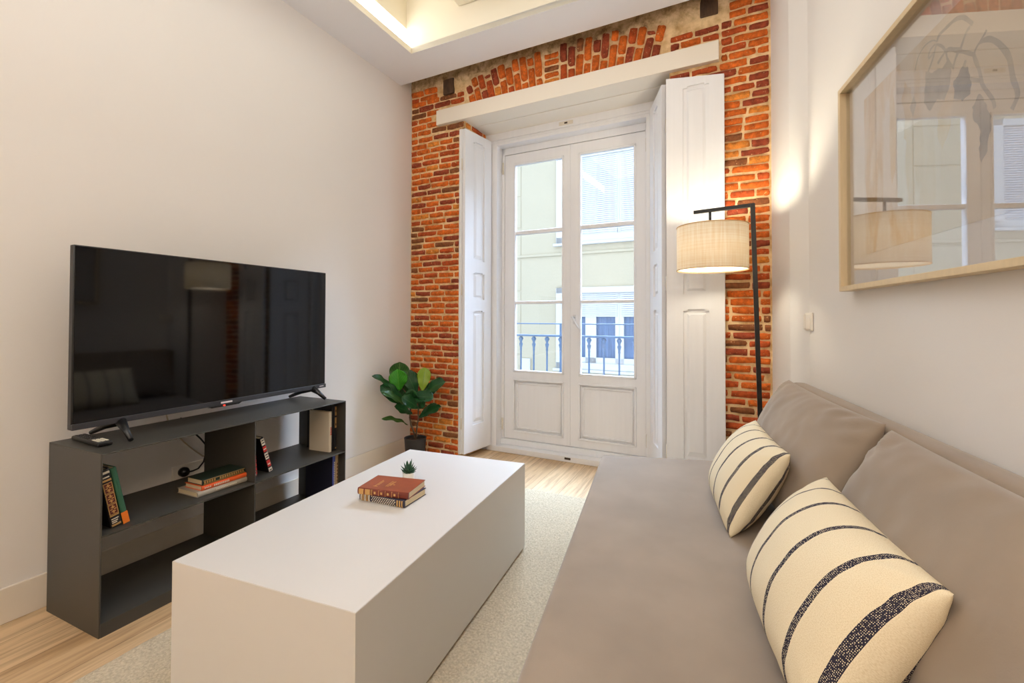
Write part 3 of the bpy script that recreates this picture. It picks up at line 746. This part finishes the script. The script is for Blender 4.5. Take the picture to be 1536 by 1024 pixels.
bk = book('patterned navy and cream book lying under the brown leather book on the coffee table', .027, .211, .150, group='books on the coffee table', loc=(1.153, -1.846, TH+.0275), rot=(0, PI/2, .035), cover=C_navy,
     deco=[(.05, .03+.045*i, .95, .055+.045*i, C_gold if i % 2 else C_pale) for i in range(5)]+[(.05, .84+.05*i, .95, .865+.05*i, C_gold) for i in range(3)]+
     [(.08+.225*j, .278+.045*i+(.022 if j % 2 else 0), .19+.225*j, .294+.045*i+(.022 if j % 2 else 0), C_pale) for i in range(12) for j in range(4)])
bt = book('brown leather book with gilt spine lying on top of the stack on the coffee table', .026, .218, .150, group='books on the coffee table', loc=(1.156, -1.860, TH+.054), rot=(0, PI/2, .17), cover=C_brown, spine=M('leather_dark', (110, 44, 28), .4),
     deco=[(.12, .03, .88, .12, C_gold), (.12, .15, .88, .25, C_gold), (.1, .27, .9, .28, C_gold)]+[(.35, .33+.13*i, .68, .365+.13*i, C_gold) for i in range(4)]+[(.1, .29+.13*i, .9, .296+.13*i, C_gold) for i in range(5)])
g = MB()
for (a, b_, c_, d_) in ((.055, .035, .058, .10), (.062, .045, .065, .09), (.050, .03, .068, .034), (.098, .04, .101, .10), (.106, .04, .109, .095), (.112, .05, .115, .098), (.098, .066, .115, .069), (.12, .06, .127, .067)):
    g.box(-.0008, b_, a, .001, d_, c_, C_gold)
g.build('gilt_title', bt, label='gilt lettering on the cover')

# succulent
su = thing('potted_succulent', 'small green succulent in a white cup behind the stacked books', 'plant', (1.204, -1.600, TH+.001), 0)
MB().lathe([(0, 0), (.021, 0), (.0245, .008), (.0265, .042), (.0235, .042), (.022, .034), (0, .034)], M('cup_white', (236, 232, 224), .3)).build('pot', su)
M_succ = M('succulent', (54, 92, 66), .5, var=.25, vscale=40)
lf = MB()
def spike(base, d, L, w_):
    d = d.normalized(); sd = d.cross(Vector((0, 0, 1)));
    if sd.length < .1: sd = Vector((1, 0, 0))
    sd.normalize(); nn = sd.cross(d)
    ks = [(0, .7), (.25, 1), (.55, .8), (.8, .45), (1, .05)]; rings = []
    for t_, k in ks:
        p = base+d*L*t_+Vector((0, 0, 1))*L*.18*t_*t_
        rings.append([lf.bm.verts.new(p+sd*w_*k*math.cos(a)+nn*w_*.4*k*math.sin(a)) for a in [PI/3*i for i in range(6)]])
    kk = lf.mi(M_succ)
    for A_, B_ in zip(rings, rings[1:]):
        for i in range(6):
            f = lf.bm.faces.new((A_[i], A_[(i+1) % 6], B_[(i+1) % 6], B_[i])); f.smooth = True; f.material_index = kk
for tier, (n_, el, L, z0) in enumerate(((9, 20, .034, .036), (8, 38, .037, .040), (7, 58, .038, .044), (4, 76, .040, .048))):
    for i in range(n_):
        a = 2*PI*i/n_+tier*.4; e = math.radians(el+random.uniform(-6, 6))
        spike(Vector((.004*math.cos(a), .004*math.sin(a), z0)), Vector((math.cos(a)*math.cos(e), math.sin(a)*math.cos(e), math.sin(e))), L*random.uniform(.9, 1.1), .0085)
lf.build('rosette', su)

# ================================================================== FIDDLE-LEAF FIG
fg = thing('potted_fig_tree', 'fiddle-leaf fig in a black pot in the corner by the brick wall', 'plant', (.235, -.235, 0), 0)
MB().lathe([(0, 0), (.066, 0), (.072, .01), (.086, .195), (.088, .2), (.083, .2), (.081, .19), (.079, .178)], M('pot_black', (34, 33, 35), .5)).build('pot', fg)
MB().lathe([(0, .184), (.04, .186), (.081, .180)], M_soil).build('soil', fg)
st = [(.004, -.002, .18), (-.009, -.008, .243), (-.029, -.018, .301), (-.038, -.023, .359), (-.03, -.022, .44), (-.04, -.022, .52), (-.09, -.05, .59)]
sm2 = [(.004, -.002, .18), (.014, .002, .287), (.024, .005, .344), (.024, .004, .431), (.03, .0, .50), (.05, .01, .57)]
MB().tube(st, [.008, .007, .007, .006, .006, .005, .004], M_bark, 8).tube(sm2, [.007, .006, .006, .006, .005, .004], M_bark, 8).build('stem', fg)
LEAVES = [
 ((-0.113, -0.062, 0.600), (-0.096, -0.079, 0.797), 0.158, 'o', .6), ((-0.094, -0.085, 0.57), (-0.061, -0.15, 0.745), 0.145, 'b', .2),
 ((0.018, -0.001, 0.53), (-0.054, -0.058, 0.735), 0.125, 'd', .3), ((0.063, -0.002, 0.564), (0.057, 0.047, 0.752), 0.108, 'y', .5),
 ((0.058, 0.017, 0.551), (0.253, 0.017, 0.659), 0.125, 'd', .8), ((-0.123, -0.07, 0.555), (-0.136, -0.316, 0.725), 0.075, 'd', .9),
 ((-0.064, -0.041, 0.455), (-0.133, -0.247, 0.634), 0.125, 'd', .5), ((-0.042, -0.071, 0.467), (-0.097, -0.274, 0.603), 0.085, 'o', 1.),
 ((-0.013, -0.054, 0.536), (0.187, -0.033, 0.535), 0.12, 'd', .7), ((0.055, -0.026, 0.439), (0.001, -0.162, 0.542), 0.11, 'd', .5),
 ((-0.003, -0.03, 0.392), (-0.065, -0.17, 0.472), 0.085, 'd', .7), ((0.021, 0.004, 0.359), (0.213, 0.035, 0.459), 0.085, 'd', 1.),
 ((-0.001, 0.027, 0.338), (0.111, 0.131, 0.453), 0.07, 'd', .5), ((-0.039, -0.023, 0.312), (-0.122, -0.238, 0.396), 0.05, 'o', 1.2),
 ((-0.072, 0.013, 0.56), (-0.037, 0.037, 0.713), 0.1, 'd', .3), ((0.06, -0.045, 0.436), (0.135, -0.079, 0.532), 0.095, 'd', .6),
 ((-0.112, -0.016, 0.50), (-0.086, -0.017, 0.643), 0.1, 'd', .3), ((0.03, 0.01, 0.50), (0.14, 0.09, 0.62), .1, 'd', .5), ((-.03, -.02, .46), (.06, -.13, .60), .1, 'd', .4)]
toc = Vector((2.46, -3.26, 1.15))-Vector((.235, -.235, .5)); toc.normalize()
for (b0, t0, wd, kd, upk) in LEAVES:
    b0, t0 = Vector(b0), Vector(t0); wd *= 1.18; ax = t0-b0; L = ax.length; ax.normalize()
    nn = (toc*1.0+Vector((0, 0, 1))*upk); nn = (nn-ax*nn.dot(ax)).normalized(); sd = ax.cross(nn)
    q = random.uniform(0, 10); curl = random.uniform(.04, .1)
    def lfn(u, v, b0=b0, ax=ax, nn=nn, sd=sd, L=L, wd=wd, q=q, curl=curl):
        # obovate blade: narrow waist near the stalk, broad towards the tip
        w_ = (math.sin(PI*min(1, v**1.25))**.55)*(.52+.48*v) if 0 < v < 1 else 0.0
        x = (u-.5)*wd*w_*1.02
        y = v*L
        h = -curl*L*((2*v-1)**2)*.8+.22*abs(u-.5)*wd*w_+.007*math.sin(v*15+q)*(abs(u-.5)*2)**2
        return b0+ax*y+sd*x+nn*h
    lb = MB().grid(lfn, 10, 16, LEAFM[kd]); me_o = lb.build('leaf', fg)
    so_ = me_o.modifiers.new('thick', 'SOLIDIFY'); so_.thickness = .0012

# ================================================================== SOFA
def pillow(a, b, t, pinch, seed, mt, nu=40, nv=28, wrinkle=.004, pw=2.4, sag=0.):
    mb = MB(); V = {}
    uvl = mb.bm.loops.layers.uv.verify(); k = mb.mi(mt)
    for side in (1, -1):
        for i in range(nu+1):
            for j in range(nv+1):
                u, v = 2*i/nu-1, 2*j/nv-1
                # denser toward rims
                u = math.sin(u*PI/2)*.55+u*.45; v = math.sin(v*PI/2)*.55+v*.45
                if (i in (0, nu) or j in (0, nv)) and side < 0: continue
                x = a*u*(1-pinch*(1-v*v)); z = b*v*(1-pinch*1.3*(1-u*u))
                f = max(0, 1-abs(u)**pw)*max(0, 1-abs(v)**pw)
                y = t*f**.52
                nz_ = noise.noise(Vector((x*6+seed, z*6, side)))*wrinkle*1.2+noise.noise(Vector((x*16+seed, z*16, side*3)))*wrinkle*.6
                # pull folds from the corners
                cr = (abs(u)*abs(v))**3; nz_ += math.sin((abs(u)-abs(v))*22+seed)*cr*wrinkle*2.2
                y = (y+nz_*min(1, f*6))*1.0
                z2 = z-sag*t*f*.3
                V[(i, j, side)] = mb.bm.verts.new((x, -side*y, z2))
    for side in (1, -1):
        def g(i, j): return V.get((i, j, side)) or V[(i, j, 1)]
        for i in range(nu):
            for j in range(nv):
                q = [(i, j), (i+1, j), (i+1, j+1), (i, j+1)]
                if side < 0: q = q[::-1]
                f = mb.bm.faces.new([g(*p) for p in q]); f.smooth = True; f.material_index = k
                for l, (p, r) in zip(f.loops, q):
                    uu = p/nu; l[uvl].uv = ((uu if side > 0 else uu), r/nv)
    mb.col = True
    return mb
sf = thing('sofa', 'long taupe velvet sofa along the right wall', 'sofa', FR(0, 0, 0), RR)
# local x=r, local y=-m
SE = 3.9
def skewbox(name, r0f, r0b, r1, m0, m1, z0, z1, bev):
    mb = MB(); pts = [(r0f, -m1), (r1, -m1), (r1, -m0), (r0b, -m0)]
    mb.prism(pts, z0, z1, M_sofa, 'z')
    bmesh.ops.bevel(mb.bm, geom=list(mb.bm.edges), offset=bev, segments=5, profile=.6, affect='EDGES')
    for f in mb.bm.faces: f.smooth = True
    return mb.build(name, sf)
skewbox('seat_mattress', .575, .455, SE, .036, .936, .20, .432, .028)
skewbox('base', .60, .48, SE, .04, .905, .05, .199, .012)
skewbox('backrest', .468, .468, SE, -.046, .034, .05, .838, .030)
lg = MB()
for (r, m_) in ((.68, .85), (.60, .15), (2.3, .85), (3.6, .85)): MB().box(r-.02, -m_-.02, .016, r+.02, -m_+.02, .05, M_black).build('leg', sf)

def cushion(name, label, cat, r, mm, z, a, b, t, lean_, yaw, mt, pinch, seed, group=None, roll=0., **kw):
    o = pillow(a, b, t, pinch, seed, mt, **kw).build(name)
    o.location = FR(r, mm, z)
    o.rotation_euler = Euler((-lean_, roll, 0)).to_matrix().to_4x4().to_euler()
    o.rotation_euler = (Matrix.Rotation(RR+yaw, 4, 'Z') @ Matrix.Rotation(-lean_, 4, 'X') @ Matrix.Rotation(roll, 4, 'Y')).to_euler()
    tag(o, label, cat, group); return o
cushion('back_cushion', 'far grey velvet back cushion leaning on the sofa back', 'cushion', 1.02, .140, .648, .49, .225, .10, .42, 0, M_sofa, .03, 3, 'grey back cushions', pw=3.2, nu=56, nv=36, wrinkle=.008)
cushion('back_cushion', 'near grey velvet back cushion, closest to the camera, on the sofa', 'cushion', 2.03, .140, .640, .49, .225, .105, .42, 0, M_sofa, .03, 8, 'grey back cushions', pw=3.2, nu=56, nv=36, wrinkle=.008)
cushion('throw_pillow', 'striped cream pillow leaning on the far grey cushion, smaller in view', 'pillow', 1.135, .345,   .575, .262, .168, .090, .55, .0, M_stripe, .035, 5, 'striped throw pillows')
cushion('throw_pillow', 'near striped cream pillow with navy bands, in the foreground of the sofa', 'pillow', 1.915, .325, .585, .272, .172, .112, .55, .0, M_stripe, .035, 15, 'striped throw pillows', nu=60, nv=40)

# ================================================================== FLOOR LAMP
lp = thing('floor_lamp', 'black arched floor lamp with a linen drum shade between sofa and brick wall', 'floor lamp', (2.615, -.5, 0), 0)
def Lc(x, y, z): return (x-2.615, y+.5, z)
MB().lathe([(0, .001), (.11, .001), (.11, .016), (0, .018)], M_black).build('base', lp)
def sqbar(p0, p1, w_):
    mb = MB(); p0, p1 = Vector(p0), Vector(p1); d = (p1-p0).normalized()
    mb.tube([p0, p1], w_*.7071, M_black, 4)
    for f in mb.bm.faces: f.smooth = False
    return mb
sqbar(Lc(2.648, -.545, .012), Lc(2.600, -.566, 1.745), .022).build('pole', lp)
sqbar(Lc(2.609, -.5675, 1.738), Lc(2.3125, -.506, 1.738), .018).build('arm', lp)
MB().tube([Lc(2.3955, -.523, 1.738), Lc(2.3955, -.523, 1.655)], .007, M_black, 10).build('stem', lp)
cxs, cys = 2.4045, -.520; R = .181
sh_ = MB(); sh_.lathe([(R, 1.412), (R, 1.648), (R-.0015, 1.648), (R-.0015, 1.412), (R, 1.412)], M_linen, Lc(cxs, cys, 0), 64); sh_.build('lamp_shade', lp)
mw2 = M('shade_trim', (206, 172, 126), .7)
for z in (1.412, 1.648): MB().tube([Lc(cxs+R*math.cos(2*PI*i/64), cys+R*math.sin(2*PI*i/64), z) for i in range(64)], .0028, mw2, 6, closed=True).build('shade_rim', lp)
sp_ = MB()
for a in (0, 2*PI/3, 4*PI/3): sp_.tube([Lc(cxs, cys, 1.645), Lc(cxs+(R-.002)*math.cos(a), cys+(R-.002)*math.sin(a), 1.645)], .0018, M_black, 6)
sp_.tube([Lc(cxs, cys, 1.655), Lc(cxs, cys, 1.60)], .016, M_black, 12)
sp_.build('shade_fitting', lp)
# diffuser disc under the shade, lit from inside
df, ntd, outd = newmat('diffuser')
tl_ = N(ntd, 'ShaderNodeBsdfTranslucent'); tl_.inputs[0].default_value = (.95, .9, .82, 1); tt_ = N(ntd, 'ShaderNodeBsdfTransparent'); mm_ = N(ntd, 'ShaderNodeMixShader'); mm_.inputs[0].default_value = .25
ntd.links.new(tl_.outputs[0], mm_.inputs[1]); ntd.links.new(tt_.outputs[0], mm_.inputs[2]); ntd.links.new(mm_.outputs[0], outd.inputs[0])
MB().lathe([(0, 1.4185), (R-.003, 1.4185)], df, Lc(cxs, cys, 0), 48).build('diffuser', lp)
bl = MB(); bl.lathe([(0, 1.50), (.02, 1.505), (.03, 1.525), (.03, 1.545), (.018, 1.575), (.014, 1.60)], emis('bulb_glow', (1, .90, .70), 390.), Lc(cxs, cys, 0), 20); bl.build('bulb', lp)

# ================================================================== PICTURE + SWITCH
PM = -.048
pc = thing('framed_picture', 'large framed abstract drawing behind glass on the right wall', 'picture', FR(1.02, PM, 1.252), RR)
PW, PH = 1.05, .765
oak = M('pale_oak', (222, 200, 160), .45, var=.08, vscale=8, stretch=(8, 8, 1))
f = MB(); fw = .018; dp = .045
f.box(0, -dp, 0, PW, 0, fw, oak, .001, 1).box(0, -dp, PH-fw, PW, 0, PH, oak, .001, 1).box(0, -dp, fw, fw, 0, PH-fw, oak, .001, 1).box(PW-fw, -dp, fw, PW, 0, PH-fw, oak, .001, 1)
f.build('picture_frame', pc)
MB().box(fw, -.012, fw, PW-fw, -.002, PH-fw, M('mat_board', (232, 222, 214), .8)).build('mat_board', pc)
MB().box(fw, -.024, fw, PW-fw, -.022, PH-fw, M_picglass).build('picture_glass', pc)
# drawing paper
ar, nta, outa = newmat('drawing_paper'); La = nta.links.new
ba = N(nta, 'ShaderNodeBsdfPrincipled', Roughness=.85); La(ba.outputs[0], outa.inputs[0])
tca = N(nta, 'ShaderNodeTexCoord'); mpa = N(nta, 'ShaderNodeMapping'); mpa.inputs['Scale'].default_value = (9, 1, 2.2); La(tca.outputs['Object'], mpa.inputs[0])
nza = N(nta, 'ShaderNodeTexNoise', Scale=1.3, Detail=4.0, Distortion=1.2); La(mpa.outputs[0], nza.inputs['Vector'])
rpa = N(nta, 'ShaderNodeValToRGB'); e = rpa.color_ramp.elements; e[0].position = .4; e[0].color = lin((214, 176, 128))+(1,); e[1].position = .56; e[1].color = lin((226, 212, 200))+(1,)
La(nza.outputs[0], rpa.inputs[0])
spa = N(nta, 'ShaderNodeSeparateXYZ'); La(tca.outputs['Object'], spa.inputs[0]); mra = N(nta, 'ShaderNodeMapRange'); mra.inputs[1].default_value = .32; mra.inputs[2].default_value = .62
La(spa.outputs[0], mra.inputs[0]); mxa = N(nta, 'ShaderNodeMixRGB'); La(mra.outputs[0], mxa.inputs[0]); La(rpa.outputs[0], mxa.inputs[1]); mxa.inputs[2].default_value = lin((216, 196, 170))+(1,)
La(mxa.outputs[0], ba.inputs['Base Color'])
ax0, az1 = 1.165-1.02, 1.914-1.252; ax1, az0 = PW-.145, .12
MB().box(ax0, -.0134, az0, ax1, -.0124, az1, ar).build('drawing', pc, label='beige washed drawing paper')
M_ink = M('ink_wash', (158, 142, 124), .8, var=.3, vscale=14, var2=(196, 180, 158)); M_ink2 = M('ink_dark', (124, 112, 104), .8, var=.3, vscale=16, var2=(178, 160, 140)); M_och = M('ochre_wash', (214, 178, 128), .8, var=.3, vscale=14, var2=(224, 204, 176))
ART = {
 's1': ([(1.494, 1.845), (1.509, 1.874), (1.535, 1.888), (1.56, 1.889), (1.584, 1.882), (1.601, 1.869)], .004),
 's2': ([(1.601, 1.869), (1.61, 1.88), (1.635, 1.881), (1.659, 1.881), (1.682, 1.878), (1.707, 1.866), (1.725, 1.848), (1.741, 1.829)], .010),
 's3': ([(1.732, 1.828), (1.72, 1.825), (1.708, 1.813), (1.696, 1.798), (1.68, 1.788), (1.668, 1.77)], .009),
 's4': ([(1.595, 1.863), (1.589, 1.851), (1.568, 1.845), (1.562, 1.852), (1.572, 1.865), (1.595, 1.867)], .005),
 's5': ([(1.601, 1.862), (1.623, 1.844), (1.634, 1.825), (1.617, 1.817), (1.603, 1.81)], .008),
 's6': ([(1.634, 1.825), (1.655, 1.819), (1.681, 1.802), (1.705, 1.785), (1.728, 1.768), (1.744, 1.757)], .011),
 's7': ([(1.744, 1.757), (1.751, 1.767), (1.764, 1.774), (1.78, 1.783), (1.787, 1.788)], .008),
 's8': ([(1.764, 1.774), (1.79, 1.766), (1.814, 1.747), (1.833, 1.724), (1.851, 1.695), (1.858, 1.667), (1.863, 1.64), (1.871, 1.62), (1.874, 1.6), (1.858, 1.58)], .014),
 's9': ([(1.744, 1.757), (1.748, 1.742), (1.759, 1.718), (1.765, 1.697), (1.771, 1.674), (1.788, 1.648), (1.804, 1.624), (1.809, 1.604)], .010),
 's10': ([(1.765, 1.687), (1.741, 1.699), (1.723, 1.715), (1.714, 1.732), (1.709, 1.75), (1.716, 1.758)], .010),
 's11': ([(1.601, 1.865), (1.592, 1.853), (1.583, 1.837), (1.568, 1.82), (1.545, 1.80)], .008),
 's12': ([(1.639, 1.82), (1.644, 1.801), (1.655, 1.782), (1.67, 1.763)], .008)}
def ribbon(mb, pts, w_, mt, y):
    P = [Vector((r-1.02, 0, z-1.252)) for r, z in pts]
    Q = []
    for i in range(len(P)-1):
        p0 = P[max(i-1, 0)]; p1 = P[i]; p2 = P[i+1]; p3 = P[min(i+2, len(P)-1)]
        for k_ in range(4):
            t_ = k_/4; Q.append(.5*((2*p1)+(p2-p0)*t_+(2*p0-5*p1+4*p2-p3)*t_*t_+(3*p1-p0-3*p2+p3)*t_**3))
    Q.append(P[-1]); A_ = []; B_ = []
    for i, p in enumerate(Q):
        d = (Q[min(i+1, len(Q)-1)]-Q[max(i-1, 0)]).normalized(); nrm = Vector((-d.z, 0, d.x))
        ww = w_*(.5+.28*noise.noise(Vector((p.x*30, p.z*30, 1)))+.0)
        a_, b2 = p+nrm*ww, p-nrm*ww; A_.append(mb.bm.verts.new((a_.x, y, a_.z))); B_.append(mb.bm.verts.new((b2.x, y, b2.z)))
    k_ = mb.mi(mt)
    for i in range(len(Q)-1):
        f_ = mb.bm.faces.new((A_[i], A_[i+1], B_[i+1], B_[i])); f_.material_index = k_
ink = MB()
for k_, (p, w_) in ART.items(): ribbon(ink, p, w_, M_ink, -.0141)
def blob(mb, pts, mt, y):
    P = []
    for i in range(len(pts)):
        (r0_, z0_), (r1_, z1_) = pts[i], pts[(i+1) % len(pts)]
        for k_ in range(5):
            t_ = k_/5; a_, b_2 = r0_+(r1_-r0_)*t_, z0_+(z1_-z0_)*t_
            P.append((a_+.008*noise.noise(Vector((a_*60, b_2*60, 1))), b_2+.008*noise.noise(Vector((a_*60, b_2*60, 9)))))
    vs = [mb.bm.verts.new((r-1.02, y, z-1.252)) for r, z in P]; f_ = mb.bm.faces.new(vs); f_.material_index = mb.mi(mt)
blob(ink, [(1.665, 1.70), (1.672, 1.735), (1.70, 1.752), (1.72, 1.74), (1.735, 1.705), (1.728, 1.672), (1.70, 1.668), (1.68, 1.676)], M_ink2, -.0142)
blob(ink, [(1.735, 1.64), (1.765, 1.66), (1.785, 1.62), (1.80, 1.57), (1.785, 1.53), (1.765, 1.50), (1.755, 1.53), (1.762, 1.57), (1.745, 1.60)], M_ink2, -.0143)
blob(ink, [(1.545, 1.82), (1.58, 1.80), (1.62, 1.79), (1.65, 1.80), (1.66, 1.76), (1.64, 1.70), (1.60, 1.72), (1.56, 1.70), (1.54, 1.74)], M_ink, -.0140)
blob(ink, [(1.60, 1.68), (1.63, 1.70), (1.66, 1.735), (1.67, 1.70), (1.65, 1.62), (1.62, 1.58), (1.60, 1.62)], M_och, -.0144)
blob(ink, [(1.42, 1.80), (1.44, 1.84), (1.47, 1.81), (1.48, 1.74), (1.455, 1.66), (1.43, 1.68), (1.44, 1.74)], M_och, -.0140)
blob(ink, [(1.465, 1.76), (1.49, 1.78), (1.50, 1.75), (1.48, 1.72)], M_ink, -.0141)
blob(ink, [(1.35, 1.82), (1.37, 1.84), (1.39, 1.74), (1.38, 1.60), (1.355, 1.56), (1.345, 1.68)], M_och, -.0140)
ink.build('ink_drawing', pc, label='grey-brown looping ink lines and washes')

sw = thing('light_switch', 'double cream light switch on the right wall beside the picture', 'light switch', FR(.49, -.049, 1.134), RR)
MB().box(-.073, -.010, -.043, .073, 0, .043, M_sw, .003).build('switch_plate', sw)
for x0 in (-.066, .002): MB().box(x0, -.014, -.036, x0+.064, -.009, .036, M_sw, .003).build('rocker', sw)

# ================================================================== LIGHT
wd_ = bpy.data.worlds.new('sky'); S.world = wd_; wd_.use_nodes = True
nt = wd_.node_tree; nt.nodes.clear()
ow = nt.nodes.new('ShaderNodeOutputWorld'); bg = nt.nodes.new('ShaderNodeBackground')
bg.inputs[0].default_value = (.62, .78, 1.0, 1); bg.inputs[1].default_value = 2.8
nt.links.new(bg.outputs[0], ow.inputs[0])
def light(name, typ, loc, energy, color, **kw):
    d = bpy.data.lights.new(name, typ); d.energy = energy; d.color = color
    for k_, v in kw.items():
        if k_ != 'rot': setattr(d, k_, v)
    o = bpy.data.objects.new(name, d); COL.objects.link(o); o.location = loc
    if 'rot' in kw: o.rotation_euler = kw['rot']
    return o
# sky light entering the balcony doors: added wide sun, then a sampling portal
sn = light('skylight_sun', 'SUN', (1, 4, 8), 37.0, (.56, .74, 1), angle=math.radians(70))
sn.rotation_euler = (Matrix.Rotation(RB, 4, 'Z') @ Matrix.Rotation(math.radians(-46), 4, 'X')).to_euler()   # very wide sun added as a stand-in for skylight over the street
po = light('sky_portal', 'AREA', FB(1.29, -.62, 1.3), 1, (1, 1, 1), shape='RECTANGLE', size=1.3, size_y=2.5, rot=(PI/2, 0, RB))
po.data.cycles.is_portal = True
# unseen fill lamps added to light the room, without fittings
light('room_fill_down', 'AREA', (2.9, -4.4, 3.05), 14, (1, .76, .48), shape='RECTANGLE', size=1.6, size_y=.8)  # unseen warm fill from above, behind the camera
light('room_fill_up', 'AREA', (1.9, -4.5, 2.0), 56, (.92, .96, 1), shape='DISK', size=.5, rot=(PI, 0, 0))  # unseen fill aimed upward, added to brighten the ceiling
light('room_fill_point', 'POINT', (2.75, -4.7, 2.3), 19, (1, .70, .40), shadow_soft_size=.22)  # bare point fill added behind the camera, no pendant hangs there
light('recess_fill', 'AREA', (1.35, -1.9, 3.30), 11, (.90, .96, 1), shape='RECTANGLE', size=1.5, size_y=2.2)  # unseen area lamp added in the recess beside its light strip

S.view_settings.view_transform = 'Standard'; S.view_settings.look = 'None'; S.view_settings.gamma = 1
S.view_settings.exposure = 0.17
cy = S.cycles
cy.use_denoising = True; cy.max_bounces = 8; cy.diffuse_bounces = 5; cy.glossy_bounces = 4; cy.transparent_max_bounces = 12; cy.transmission_bounces = 6
cy.caustics_reflective = False; cy.caustics_refractive = False
cy.sample_clamp_indirect = 4.0
